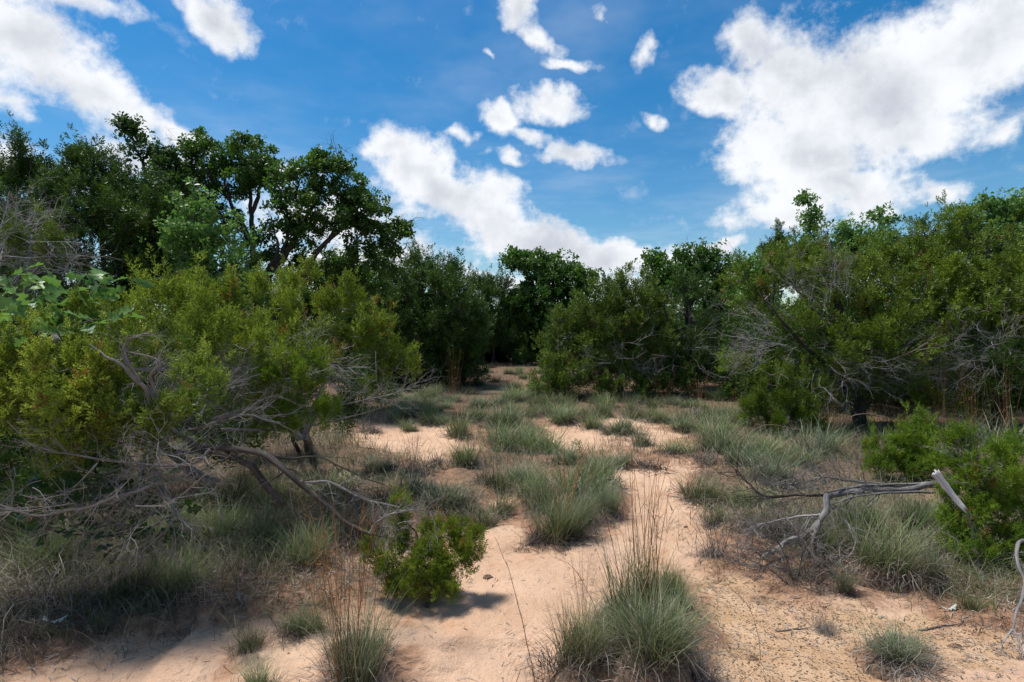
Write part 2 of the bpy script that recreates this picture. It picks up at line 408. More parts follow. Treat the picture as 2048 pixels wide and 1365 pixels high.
M_JNEAR = leaf_mat('juniper_bright', (.058, .115, .012), (.34, .41, .055), (.22, .11, .03), .985, .38)
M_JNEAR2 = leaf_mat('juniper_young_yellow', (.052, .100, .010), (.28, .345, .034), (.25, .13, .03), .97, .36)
M_JMIX = leaf_mat('juniper_deep_green', (.024, .060, .008), (.14, .205, .022), (.15, .09, .03), .985, .32)  # deeper green of its own, between the mid and dark junipers
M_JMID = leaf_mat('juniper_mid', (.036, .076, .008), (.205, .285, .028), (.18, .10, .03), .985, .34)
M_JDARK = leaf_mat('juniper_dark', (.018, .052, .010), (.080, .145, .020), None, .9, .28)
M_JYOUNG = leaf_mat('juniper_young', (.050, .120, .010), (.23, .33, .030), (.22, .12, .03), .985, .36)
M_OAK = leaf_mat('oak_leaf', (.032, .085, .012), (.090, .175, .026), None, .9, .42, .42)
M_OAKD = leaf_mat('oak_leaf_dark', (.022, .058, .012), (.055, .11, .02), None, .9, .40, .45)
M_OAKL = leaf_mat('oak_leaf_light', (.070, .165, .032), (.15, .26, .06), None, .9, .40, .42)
M_DEADW = wood_mat('weathered_wood', (.055, .05, .046), (.30, .28, .27), 9)
M_WHITEW = wood_mat('bleached_wood', (.34, .32, .31), (.72, .70, .69), 7)
M_BARK = wood_mat('dark_bark', (.022, .018, .015), (.085, .072, .064), 5, .9, (.12, .125, .11))
M_TWIG = wood_mat('grey_twig', (.17, .155, .148), (.46, .43, .415), 4)
M_TWIG_SHADE = wood_mat('grey_twig_far_shade', (.10, .09, .086), (.37, .345, .33), 4)  # darker copy of the grey twig, thicket shade put into its colour
M_TWIGD = wood_mat('brown_twig', (.07, .055, .05), (.20, .17, .155), 4)

def grass_mat(name, base, mid, tip, rough=.5, trans=.3, dead=None):
    m, k = mat_base(name)
    out = k.n('ShaderNodeOutputMaterial'); at = attr(k, 'rnd').outputs['Fac']; geo = k.n('ShaderNodeNewGeometry')
    oi = k.n('ShaderNodeObjectInfo')
    f = k.m('ADD', at, k.m('MULTIPLY', k.m('SUBTRACT', geo.outputs['Random Per Island'], .5), .55), clamp=True)
    f = k.m('ADD', f, k.m('MULTIPLY', k.m('SUBTRACT', oi.outputs['Random'], .5), .45), clamp=True)
    cr = k.n('ShaderNodeValToRGB', ins={0: f})
    e = cr.color_ramp.elements; e[0].position = .05; e[0].color = (*base, 1); e[1].position = .95; e[1].color = (*tip, 1)
    x = e.new(.45); x.color = (*mid, 1)
    cc = cr.outputs[0]
    if dead: cc = k.mix(k.m('MULTIPLY', k.mr(geo.outputs['Random Per Island'], dead, dead + .02), .85), cc, (.33, .26, .17))
    pb = k.n('ShaderNodeBsdfPrincipled', ins={'Base Color': cc, 'Roughness': rough, 'Specular IOR Level': .3})
    tl = k.n('ShaderNodeBsdfTranslucent', ins={0: cr.outputs[0]})
    mx = k.n('ShaderNodeMixShader', ins={0: trans, 1: pb.outputs[0], 2: tl.outputs[0]})
    k.link(mx.outputs[0], out.inputs[0]); return m
M_GRASS = grass_mat('bunchgrass_green', (.075, .075, .035), (.115, .165, .052), (.23, .30, .12), dead=.77)
M_GRASSB = grass_mat('bunchgrass_blue', (.08, .08, .048), (.13, .185, .090), (.25, .32, .18), dead=.77)
M_THATCH = grass_mat('dead_thatch', (.045, .034, .027), (.135, .108, .088), (.36, .31, .27), .7, .15)
M_STALK = grass_mat('rusty_stalk', (.17, .085, .040), (.30, .145, .055), (.42, .25, .12), .6, .15)
M_STRAW = grass_mat('pale_straw', (.24, .18, .11), (.36, .28, .18), (.50, .42, .30), .6, .2)

def ground_mat():
    m, k = mat_base('sandy_ground')
    out = k.n('ShaderNodeOutputMaterial'); geo = k.n('ShaderNodeNewGeometry'); pos = geo.outputs['Position']
    veg = attr(k, 'veg').outputs['Fac']; gr = attr(k, 'grav').outputs['Fac']
    sand = k.mix(k.mr(k.noise(pos, 1.3, 5, .6), .35, .7), (.50, .32, .21), (.60, .405, .28))
    sand = k.mix(k.m('MULTIPLY', k.mr(k.noise(pos, 3.1, 6, .65), .52, .72), .6), sand, (.44, .21, .105))
    sand = k.mix(k.m('MULTIPLY', k.mr(k.noise(pos, 60, 3, .7), .55, .75), .45), sand, (.30, .19, .12))
    grav = k.mix(k.mr(k.noise(pos, 4, 5, .6), .35, .7), (.46, .29, .165), (.56, .38, .245))
    vo = k.n('ShaderNodeTexVoronoi', ins={'Vector': pos, 'Scale': 62.0, 'Randomness': 1.0})
    speck = k.m('MULTIPLY', k.mr(vo.outputs['Distance'], .42, .30), k.mr(k.noise(pos, 25, 3, .6), .46, .56))
    grav = k.mix(k.m('MULTIPLY', speck, .8), grav, (.12, .08, .05))
    vo2 = k.n('ShaderNodeTexVoronoi', ins={'Vector': pos, 'Scale': 150.0, 'Randomness': 1.0})
    grav = k.mix(k.m('MULTIPLY', k.mr(vo2.outputs['Distance'], .5, .3), .45), grav, (.20, .13, .075))
    grav = k.mix(k.m('MULTIPLY', k.mr(k.noise(pos, 14, 6, .7), .52, .7), .6), grav, (.26, .15, .08))
    g = k.mr(k.m('ADD', gr, k.m('MULTIPLY', k.m('SUBTRACT', k.noise(pos, 5, 5, .6), .5), .8)), .35, .6)
    col = k.mix(g, sand, grav)
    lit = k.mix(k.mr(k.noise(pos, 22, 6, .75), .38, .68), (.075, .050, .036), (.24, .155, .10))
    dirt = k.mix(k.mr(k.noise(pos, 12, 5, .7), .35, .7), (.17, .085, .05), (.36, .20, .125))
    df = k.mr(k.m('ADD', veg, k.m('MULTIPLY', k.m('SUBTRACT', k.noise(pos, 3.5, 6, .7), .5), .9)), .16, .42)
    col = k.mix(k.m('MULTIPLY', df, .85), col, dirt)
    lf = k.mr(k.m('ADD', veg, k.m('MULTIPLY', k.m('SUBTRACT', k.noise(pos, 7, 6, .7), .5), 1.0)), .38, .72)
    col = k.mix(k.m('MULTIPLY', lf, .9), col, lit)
    vd = k.n('ShaderNodeTexVoronoi', ins={'Vector': pos, 'Scale': 30.0})
    deb = k.m('MULTIPLY', k.mr(vd.outputs['Distance'], .20, .10), k.mr(k.noise(pos, 2.2, 4, .6), .50, .62))
    col = k.mix(k.m('MULTIPLY', deb, .7), col, (.13, .085, .055))
    h = k.m('ADD', k.m('MULTIPLY', k.noise(pos, 9, 6, .65), .7), k.m('MULTIPLY', k.noise(pos, 70, 4, .7), .22))
    h = k.m('ADD', h, k.m('MULTIPLY', k.m('MULTIPLY', speck, g), .25))
    h = k.m('ADD', h, k.m('MULTIPLY', k.mr(k.noise(pos, 2.4, 4, .6, .4), .42, .58), .22))
    b = k.n('ShaderNodeBump', ins={'Strength': 1.0, 'Distance': .05, 'Height': h})
    pb = k.n('ShaderNodeBsdfPrincipled', ins={'Base Color': col, 'Roughness': .92, 'Specular IOR Level': .15, 'Normal': b.outputs[0]})
    k.link(pb.outputs[0], out.inputs[0]); return m
M_GROUND = ground_mat()
def stone_mat():
    m, k = mat_base('pebble_stone'); out = k.n('ShaderNodeOutputMaterial'); a = attr(k, 'rnd').outputs['Fac']
    cr = k.n('ShaderNodeValToRGB', ins={0: a}); e = cr.color_ramp.elements
    e[0].color = (.035, .026, .020, 1); e[1].color = (.42, .30, .19, 1); x = e.new(.4); x.color = (.12, .075, .045, 1); x = e.new(.7); x.color = (.30, .17, .08, 1)
    pb = k.n('ShaderNodeBsdfPrincipled', ins={'Base Color': cr.outputs[0], 'Roughness': .8}); k.link(pb.outputs[0], out.inputs[0]); return m
M_STONE = stone_mat()

# ------------------------------------------------------------------ ground
def make_ground():
    xs = np.concatenate([-np.geomspace(400, 6.0, 46)[:-1], np.linspace(-6.0, 6.0, 200), np.geomspace(6.0, 400, 46)[1:]])
    ys = np.concatenate([-np.geomspace(300, 2, 14)[:-1], np.linspace(-2, 1.8, 16)[:-1], 1 / np.linspace(1 / 1.8, 1 / 9.5, 160)[:-1], np.linspace(9.5, 28, 60)[:-1], np.geomspace(28, 900, 30)])
    X, Y = np.meshgrid(xs, ys); Z = gz(X, Y)
    far = np.clip((np.hypot(X, Y) - 60) / 300, 0, 1); Z = Z * (1 - far) - far * 1.0
    ny, nx = X.shape; mb = MB(); idx = np.arange(nx * ny).reshape(ny, nx)
    mb.add(np.stack([X, Y, Z], -1).reshape(-1, 3), F4=np.stack([idx[:-1, :-1], idx[:-1, 1:], idx[1:, 1:], idx[1:, :-1]], -1).reshape(-1, 4))
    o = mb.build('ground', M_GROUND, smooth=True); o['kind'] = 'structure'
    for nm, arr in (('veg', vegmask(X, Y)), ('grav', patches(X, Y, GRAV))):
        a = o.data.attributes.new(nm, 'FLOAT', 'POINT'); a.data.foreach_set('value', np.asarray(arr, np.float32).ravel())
make_ground()

# ------------------------------------------------------------------ trees
def limb_pts(l):
    """a limb given as (px, py, depth) points"""
    return np.array([P(q[0], q[1], q[2] * DSC) for q in l])
def connect(nodes, targets, mb, r0=.010, sides=3, base=None):
    """join every target to the nearest point of the growing skeleton"""
    nodes = [n for n in nodes]; N = np.array(nodes); tg = targets[np.argsort(np.min(np.linalg.norm(targets[:, None] - N[None], axis=2), axis=1))]
    buf = np.zeros((len(N) + len(tg) * 3, 3)); buf[:len(N)] = N; n = len(N); PT = []; RD = []
    for t in tg:
        dd = np.linalg.norm(buf[:n] - t, axis=1) + .6 * np.maximum(0, buf[:n, 2] - t[2])
        j = int(np.argmin(dd)); a = buf[j]; L = np.linalg.norm(t - a)
        if L < .02: continue
        mid = (a + t) / 2 + rng.normal(0, .10 * L, 3) - [0, 0, .08 * L]; m1 = (a * .7 + t * .3) + rng.normal(0, .06 * L, 3); m2 = mid * .5 + t * .5 + rng.normal(0, .05 * L, 3)
        PT.append([a, m1, mid, m2, t]); r = r0 * (.6 + 1.1 * min(L, 1.5)); RD.append([r, r * .85, r * .7, r * .5, r * .3])
        buf[n] = m1; buf[n + 1] = mid; buf[n + 2] = m2; n += 3
    if PT: tubes(mb, PT, RD, sides, a=rng.uniform(0, 1, len(PT)))
def lobe_points(lobes, dens, shell=.55, zmin=.05, mn=6):
    pts = []; out = []
    for L in lobes:
        c = np.array(L[:3]); r = np.array(L[3:6]); n = max(mn, int(dens * (r[0] * r[1] + r[1] * r[2] + r[0] * r[2]) / 3 * 4))
        d = unit(rng.normal(0, 1, (n, 3))); q = rng.uniform(shell ** 3, 1, n) ** (1 / 3)
        q *= 1 + (fbm(d[:, 0] * 2 + c[0] * 3, d[:, 2] * 2 + d[:, 1] * 2 + c[1], 3, 9) - .45) * .8
        p = c + d * q[:, None] * r; pts.append(p); out.append(unit(d / r))
    p = np.concatenate(pts); o = np.concatenate(out); ok = p[:, 2] > gz(p[:, 0], p[:, 1]) + zmin
    return p[ok], o[ok]
DK = 1.9
def juniper(label, base, lobes, mat, dens=26, spray=.15, plume=.42, per=16, coarse=True, limbs=(), trunk_r=.07, bark=None, twig_n=0, twig_len=.5,
            twig_zone=None, twig_mat=None, cat='juniper', name='juniper_tree', group=None, outw=.55, upw=.9, shell=.55, name_limb='branch', slim=1.0, clump=.6):
    base = np.array(base, float); base[2] = gz(base[0], base[1]) - .03
    per = max(8, int(per * .84)); spray *= 1.09
    t = empty(name, base, label, cat, group)
    lob = np.array(lobes); top = lob[np.argmax(lob[:, 2] + lob[:, 5])]
    mid = np.average(lob[:, :3], axis=0, weights=lob[:, 3] * lob[:, 5])
    L0 = spline([base, base * .6 + mid * .4 + rng.normal(0, .05, 3), mid * .6 + top[:3] * .4, top[:3] + [0, 0, top[5] * .3]], 14, .03)
    bk = bark or M_BARK
    mb = MB(); tubes(mb, L0, np.linspace(trunk_r, trunk_r * .2, 14), 8, gnarl=.15); mb.build('trunk', bk, t, smooth=True, origin=base)
    nodes = list(L0)
    for l in limbs:
        pts = limb_pts(l[0]); s = spline(pts, max(8, len(pts) * 5), .012 * l[1] / .03); nodes += list(s)
        mb = MB(); tubes(mb, s, np.linspace(l[1], l[1] * l[2], len(s)), 8, gnarl=.22); mb.build(name_limb, l[3] if len(l) > 3 else bk, t, smooth=True, origin=base)
    p, o = lobe_points(lobes, dens * DK / DSC ** 2, shell)
    nb = max(6, len(p) // 5); bi = rng.integers(0, len(p), nb); nn = np.argmin(np.linalg.norm(p[:, None] - p[bi][None], axis=2), axis=1); p = p + (p[bi][nn] - p) * clump; p[:, 2] = np.maximum(p[:, 2], gz(p[:, 0], p[:, 1]) + .04)
    mb = MB(); connect(nodes, p, mb, r0=trunk_r * .10 + .002)
    mb.build('twigs', twig_mat or M_TWIGD, t, kind='stuff', origin=base)
    # plumes
    N = len(p); ax = unit(o * outw + np.array([0, 0, upw]) + rng.normal(0, .28, (N, 3))); PL = plume * DSC * rng.uniform(.55, 1.35, N); lead = (rng.uniform(0, 1, N) > .82) & (o[:, 2] > .1); PL[lead] *= 2.0; ax[lead] = unit(ax[lead] + [0, 0, 1.3]); fat = np.where(lead, .40, 1.0)
    s = rng.uniform(0, 1, (N, per)) ** .8; rad = (1 - s * .85) * .42 * slim * rng.uniform(.3, 1, (N, per))
    sd_ = unit(rng.normal(0, 1, (N, per, 3)))
    sd_ = unit(sd_ - ax[:, None] * np.sum(sd_ * ax[:, None], -1, keepdims=True))
    rad = rad * fat[:, None]
    pos = p[:, None] + ax[:, None] * (PL[:, None] * (s - .42))[..., None] + sd_ * (rad * PL[:, None])[..., None]
    dr = unit(ax[:, None] * (.55 + s[..., None] * .8) + sd_ * .65 + rng.normal(0, .22, pos.shape) + [0, 0, .15])
    pa = np.repeat(rng.uniform(0, 1, N)[:, None], per, 1) * .7 + rng.uniform(0, .3, (N, per))
    pa = np.minimum(pa, .955); few = rng.uniform(0, 1, N) > .94; pa[few] = np.where(rng.uniform(0, 1, (few.sum(), per)) > .6, 1.0, pa[few])
    pos = pos.reshape(-1, 3); dr = dr.reshape(-1, 3); pa = pa.ravel()
    ok = pos[:, 2] > gz(pos[:, 0], pos[:, 1]) + .01; pos, dr, pa = pos[ok], dr[ok], pa[ok]
    mb = MB(); protos = (JX if lob[0, 1] > 9.7 else JC) if coarse else JF; w = rng.integers(0, 4, len(pos)); sc = spray * DSC * rng.uniform(.65, 1.3, len(pos))
    for i in range(4): q = w == i; inst(mb, protos[i], pos[q], dr[q], sc[q], pa[q])
    mb.build('foliage', mat, t, kind='stuff', origin=base)
    if twig_n:
        z = twig_zone or lobes; pp, oo = lobe_points(z, 1, .2, mn=max(3, int(twig_n / len(z))))
        cc = np.average(np.array(z)[:, :3], axis=0)
        dd = unit(pp - cc + rng.normal(0, .25, pp.shape) * np.array([1, 1, .6])); mb = MB()
        st = pp - dd * twig_len * .5
        twigs(mb, st, dd, twig_len * rng.uniform(.5, 1.2, len(st)), min(.0052, .010 * twig_len), 3, (5, 4), .6, .05, k=5)
        mb.build('dead_twigs', M_TWIG_SHADE if lob[0, 1] > 8 else M_TWIG, t, kind='stuff', origin=base)
    return t
def oak(label, base, lobes, limbs, mat, dens=20, leaf=.17, cluster=.30, per=20, trunk=None, group=None, twig_r=.012, name='oak_tree', bare=0, upw=.3, cat='oak tree', shell=.35):
    base = np.array(base, float); base[2] = gz(base[0], base[1]) - .03
    t = empty(name, base, label, cat, group); nodes = []
    for i, l in enumerate(limbs):
        pts = limb_pts(l[0]); 
        if i == 0: pts = np.concatenate([[base], pts])
        s = spline(pts, max(9, len(pts) * 5), .02); nodes += list(s)
        mb = MB(); tubes(mb, s, np.linspace(l[1], l[1] * l[2], len(s)), 8, gnarl=.16); mb.build('trunk' if i == 0 else 'branch', M_BARK, t, smooth=True, origin=base)
    p, o = lobe_points(lobes, dens * .8 / DSC ** 2, shell)
    mb = MB(); connect(nodes, p, mb, r0=twig_r, sides=4); 
    if bare:
        q = p[rng.integers(0, len(p), bare)]; dd = rng.normal(0, 1, q.shape)
        twigs(mb, q, dd, rng.uniform(.3, .7, bare), .007, 3, 4, .7)
    mb.build('twigs', M_BARK, t, kind='stuff', origin=base)
    N = len(p); c = cluster * DSC * .72 * rng.uniform(.5, 1.4, N)
    g = rng.normal(0, .5, (N, per, 3)) * np.array([1, 1, .72]); pos = p[:, None] + g * c[:, None, None]
    dr = unit(g + rng.normal(0, .5, g.shape) + [0, 0, upw]); a = np.repeat(rng.uniform(0, 1, N)[:, None], per, 1) * .6 + rng.uniform(0, .35, (N, per))
    pos = pos.reshape(-1, 3); dr = dr.reshape(-1, 3); a = a.ravel(); w = rng.integers(0, 4, len(pos)); sc = leaf * DSC * .82 * rng.uniform(.7, 1.25, len(pos)); mb = MB()
    for i in range(4): q = w == i; inst(mb, OK[i], pos[q], dr[q], sc[q], a[q])
    mb.build('foliage', mat, t, kind='stuff', origin=base)
    return t

def gb(px, d):
    d = d * DSC
    """base point on the ground below a column of the view, at depth d"""
    return ((px - CX) / FPX * d, d, 0)

# --- left row of tall dark junipers
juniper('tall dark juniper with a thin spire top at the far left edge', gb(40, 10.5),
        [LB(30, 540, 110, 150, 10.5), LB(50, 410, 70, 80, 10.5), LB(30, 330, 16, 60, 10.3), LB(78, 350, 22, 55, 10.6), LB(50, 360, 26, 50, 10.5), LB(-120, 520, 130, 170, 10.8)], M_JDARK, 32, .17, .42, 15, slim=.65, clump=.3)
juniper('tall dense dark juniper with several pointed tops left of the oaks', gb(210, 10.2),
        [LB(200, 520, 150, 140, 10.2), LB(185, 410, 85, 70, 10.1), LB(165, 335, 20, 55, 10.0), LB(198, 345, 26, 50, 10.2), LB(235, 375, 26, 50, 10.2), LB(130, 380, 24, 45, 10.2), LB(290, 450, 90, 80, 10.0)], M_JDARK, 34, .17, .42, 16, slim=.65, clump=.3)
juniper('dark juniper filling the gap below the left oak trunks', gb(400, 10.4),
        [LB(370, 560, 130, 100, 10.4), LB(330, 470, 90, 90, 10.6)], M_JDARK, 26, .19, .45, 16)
oak('slender oak shoot leaning out above the tall junipers at left', gb(300, 11.2),
    [LB(255, 262, 16, 16, 11), LB(290, 300, 26, 22, 11), LB(325, 350, 40, 34, 11), LB(345, 320, 20, 22, 11.1), LB(370, 400, 50, 50, 11.3)],
    [([(300, 520, 11.2), (300, 380, 11), (275, 300, 11), (252, 245, 11)], .05, .15), ([(300, 400, 11.1), (335, 330, 11), (345, 290, 11)], .03, .2)], M_OAKD, 30, .17, .26, 14)
# --- the two big oaks
oak('gnarled oak with flat layered crown, the left one of the pair on the skyline', gb(520, 12),
    [LB(430, 320, 62, 40, 12), LB(500, 308, 60, 32, 12), LB(395, 285, 26, 20, 12), LB(470, 350, 80, 40, 12), LB(520, 340, 40, 36, 12), LB(415, 390, 48, 35, 12), LB(445, 440, 45, 35, 12),
     LB(370, 345, 40, 30, 12.1), LB(520, 500, 45, 35, 12.2), LB(380, 300, 12, 18, 12), LB(400, 480, 50, 50, 12.1)],
    [([(512, 590, 12), (508, 520, 12), (502, 440, 12), (500, 380, 12), (490, 330, 12)], .085, .25), ([(506, 490, 12), (478, 440, 12), (458, 400, 12), (440, 340, 12)], .06, .3),
     ([(502, 430, 12), (520, 380, 12), (535, 330, 12)], .05, .3), ([(495, 470, 12), (462, 450, 11.8), (430, 420, 11.7)], .05, .3), ([(458, 400, 12), (415, 350, 12), (385, 300, 12)], .035, .3)],
    M_OAK, 22, .145, .22, 17, bare=30, shell=.6)
oak('broad oak with arching forked limbs, the right one of the pair on the skyline', gb(545, 11.4),
    [LB(640, 345, 55, 34, 11.4), LB(600, 370, 58, 42, 11.4), LB(690, 375, 55, 36, 11.4), LB(725, 415, 50, 38, 11.4), LB(640, 420, 70, 34, 11.2), LB(700, 450, 52, 30, 11.3),
     LB(775, 460, 42, 30, 11.4), LB(795, 485, 26, 28, 11.4), LB(570, 430, 35, 36, 11.3), LB(600, 470, 50, 26, 11.5), LB(740, 530, 62, 35, 11.8), LB(650, 530, 60, 30, 12), LB(690, 560, 90, 40, 12.2), LB(750, 440, 40, 30, 11.3), LB(655, 325, 26, 18, 11.4)],
    [([(540, 590, 11.4), (540, 550, 11.4), (575, 500, 11.4), (600, 460, 11.4), (630, 400, 11.4), (645, 350, 11.4)], .085, .25), ([(590, 580, 11.5), (612, 540, 11.4), (655, 485, 11.4), (700, 450, 11.4), (750, 455, 11.4), (792, 490, 11.4)], .062, .3),
     ([(565, 510, 11.4), (575, 450, 11.4), (570, 400, 11.3)], .045, .3), ([(655, 485, 11.4), (680, 430, 11.4), (715, 400, 11.4)], .045, .3), ([(600, 460, 11.4), (590, 400, 11.5), (600, 360, 11.4)], .04, .3), ([(520, 560, 11.4), (555, 505, 11.2), (550, 470, 11.2)], .05, .3)],
    M_OAK, 25, .145, .22, 18, bare=30, shell=.6)
oak('young leafy oak with pale upright shoots in front of the tall junipers', gb(400, 7.6),
    [LB(390, 420, 36, 40, 7.6), LB(385, 500, 60, 55, 7.6), LB(430, 540, 60, 50, 7.6), LB(350, 470, 30, 40, 7.5), LB(440, 470, 30, 40, 7.7), LB(480, 580, 60, 35, 8)],
    [([(420, 650, 7.6), (410, 540, 7.6), (392, 400, 7.6)], .04, .15), ([(412, 560, 7.6), (445, 500, 7.6)], .02, .3)], M_OAKL, 40, .13, .24, 11, name='young_oak')
# --- middle distance
DSC = 1.25
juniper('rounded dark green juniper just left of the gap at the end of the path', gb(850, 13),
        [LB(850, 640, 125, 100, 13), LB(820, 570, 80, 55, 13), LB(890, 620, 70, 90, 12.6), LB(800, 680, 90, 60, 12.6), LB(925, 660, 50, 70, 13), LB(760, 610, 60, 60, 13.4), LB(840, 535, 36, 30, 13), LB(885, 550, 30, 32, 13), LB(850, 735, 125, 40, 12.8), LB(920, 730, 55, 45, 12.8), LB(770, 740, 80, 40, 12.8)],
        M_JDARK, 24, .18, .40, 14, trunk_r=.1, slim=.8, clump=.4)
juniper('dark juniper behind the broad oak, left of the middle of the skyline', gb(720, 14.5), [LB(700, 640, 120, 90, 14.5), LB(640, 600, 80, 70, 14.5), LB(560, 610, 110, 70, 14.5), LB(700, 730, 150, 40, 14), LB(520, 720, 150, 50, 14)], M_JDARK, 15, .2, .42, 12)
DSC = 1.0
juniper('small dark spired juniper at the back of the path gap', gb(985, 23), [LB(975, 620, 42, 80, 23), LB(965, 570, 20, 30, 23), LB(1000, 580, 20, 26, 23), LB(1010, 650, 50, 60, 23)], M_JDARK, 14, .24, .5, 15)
DSC = 1.15
oak('rounded oak standing alone above the end of the path', gb(1090, 20),
    [LB(1060, 530, 42, 26, 20), LB(1100, 545, 50, 38, 20), LB(1150, 560, 34, 34, 20), LB(1030, 515, 22, 14, 20), LB(1080, 590, 60, 45, 20), LB(1150, 600, 44, 40, 20), LB(1050, 610, 40, 40, 20), LB(1110, 640, 80, 40, 20), LB(1185, 570, 16, 20, 20)],
    [([(1092, 690, 20), (1092, 620, 20), (1085, 560, 20), (1060, 520, 20)], .13, .3), ([(1092, 610, 20), (1125, 570, 20), (1150, 545, 20)], .07, .3), ([(1088, 640, 20), (1050, 600, 20), (1040, 560, 20)], .06, .3)], M_OAK, 13, .24, .42, 17)
juniper('low bright juniper bush right of the path gap', gb(1130, 12.6), [LB(1125, 700, 50, 45, 12.3), LB(1150, 650, 50, 50, 12.4), LB(1100, 720, 30, 35, 12.0), LB(1130, 755, 60, 40, 11.8), LB(1100, 775, 40, 26, 11.8)],
        M_JMIX, 30, .15, .34, 14, trunk_r=.05, twig_n=12)
juniper('bushy mid green juniper between the path gap and the right thicket', gb(1240, 12.4),
        [LB(1230, 640, 90, 75, 12.4), LB(1250, 590, 60, 40, 12.4), LB(1200, 620, 50, 45, 12.2), LB(1290, 660, 60, 80, 12.3), LB(1225, 720, 80, 50, 12.2), LB(1190, 690, 40, 40, 12), LB(1240, 778, 100, 40, 12), LB(1160, 775, 70, 34, 11.9), LB(1310, 770, 60, 50, 12)],
        M_JMIX, 24, .165, .38, 15, trunk_r=.09, twig_n=36, twig_zone=[LB(1270, 690, 70, 60, 11.7), LB(1210, 740, 80, 30, 11.7)], twig_len=.6)
oak('oak with twiggy lower limbs right of the bushy juniper', gb(1370, 13.6),
    [LB(1345, 530, 48, 36, 13.6), LB(1400, 520, 50, 28, 13.6), LB(1380, 570, 70, 45, 13.6), LB(1425, 560, 36, 50, 13.6), LB(1315, 545, 24, 22, 13.6), LB(1460, 600, 50, 40, 13.8), LB(1330, 580, 40, 40, 13.5), LB(1450, 540, 22, 24, 13.8)],
    [([(1378, 700, 13.6), (1372, 620, 13.6), (1365, 560, 13.6), (1350, 520, 13.6)], .09, .3), ([(1374, 620, 13.6), (1410, 560, 13.6), (1430, 520, 13.6)], .05, .3)], M_OAK, 26, .17, .28, 15, bare=20)
juniper('dark half dead juniper with a fringe of grey twigs below the oak', gb(1385, 12.2),
        [LB(1380, 640, 66, 70, 12.4), LB(1330, 700, 60, 60, 12.4), LB(1400, 720, 60, 55, 12.3), LB(1350, 750, 80, 30, 12.2), LB(1380, 570, 40, 40, 12.4), LB(1370, 785, 110, 34, 12), LB(1450, 770, 60, 50, 12)],
        M_JDARK, 18, .15, .34, 13, trunk_r=.09, twig_n=50, twig_zone=[LB(1385, 650, 60, 90, 11.9), LB(1350, 740, 90, 45, 11.8)], twig_len=.55)
DSC = 1.08
# --- right thicket
juniper('wide sprawling juniper with silver dead twigs on its left side, front of the right thicket', gb(1720, 9.6),
        [LB(1560, 560, 90, 55, 9.6), LB(1650, 560, 110, 60, 9.4), LB(1760, 570, 120, 75, 9.3), LB(1700, 640, 110, 50, 9.0), LB(1620, 520, 80, 40, 9.8), LB(1800, 530, 90, 50, 9.6),
         LB(1600, 640, 60, 30, 9.0), LB(1790, 690, 90, 34, 8.8), LB(1500, 600, 40, 50, 9.8), LB(1850, 640, 80, 40, 9.0), LB(1720, 770, 70, 30, 9.4), LB(1560, 740, 50, 26, 9.2), LB(1480, 735, 46, 22, 9.2), LB(1640, 775, 110, 30, 9.3), LB(1820, 770, 110, 36, 9.2), LB(1700, 715, 130, 30, 8.9), LB(1900, 800, 90, 30, 9.0)],
        M_JMID, 25, .135, .33, 16, trunk_r=.12, twig_n=180, twig_zone=[LB(1560, 650, 100, 60, 8.9), LB(1600, 730, 130, 45, 8.9), LB(1500, 690, 60, 50, 9.0), LB(1750, 740, 140, 55, 8.8), LB(1640, 560, 90, 40, 8.7), LB(1840, 720, 110, 60, 8.7), LB(1700, 780, 150, 30, 8.9)], twig_len=.5,
        limbs=[([(1720, 820, 9.5), (1660, 740, 9.2), (1580, 660, 9.0), (1530, 600, 9.1)], .05, .3), ([(1725, 820, 9.5), (1780, 730, 9.2), (1870, 690, 9.0)], .05, .3)])
juniper('big bright topped juniper at the right edge of the view', gb(1980, 9.0),
        [LB(1960, 530, 110, 60, 9.2), LB(1890, 560, 80, 60, 9.2), LB(2040, 560, 100, 80, 9), LB(1990, 610, 120, 60, 8.8), LB(1930, 470, 50, 40, 9.4), LB(2120, 620, 150, 130, 9), LB(2030, 690, 100, 60, 9), LB(1870, 480, 50, 40, 9.6)],
        M_JMID, 25, .135, .34, 16, trunk_r=.12, twig_n=60, twig_zone=[LB(1960, 660, 110, 50, 8.4), LB(1980, 740, 120, 60, 8.5)], twig_len=.5)
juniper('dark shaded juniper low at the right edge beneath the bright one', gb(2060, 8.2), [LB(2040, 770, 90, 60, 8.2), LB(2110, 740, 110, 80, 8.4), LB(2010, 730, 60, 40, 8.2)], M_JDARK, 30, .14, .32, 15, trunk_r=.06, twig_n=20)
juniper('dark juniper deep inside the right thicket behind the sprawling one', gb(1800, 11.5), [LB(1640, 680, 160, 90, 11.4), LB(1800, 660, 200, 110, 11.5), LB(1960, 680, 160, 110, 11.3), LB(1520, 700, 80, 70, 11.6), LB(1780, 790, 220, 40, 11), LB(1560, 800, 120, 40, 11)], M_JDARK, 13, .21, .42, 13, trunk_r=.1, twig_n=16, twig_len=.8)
juniper('spiky topped juniper at the back of the right thicket', gb(1850, 12.4), [LB(1860, 510, 50, 50, 12.4), LB(1855, 470, 18, 30, 12.4), LB(1800, 530, 60, 40, 12.2), LB(1915, 500, 40, 50, 12.5)], M_JDARK, 24, .16, .4, 13, slim=.7)
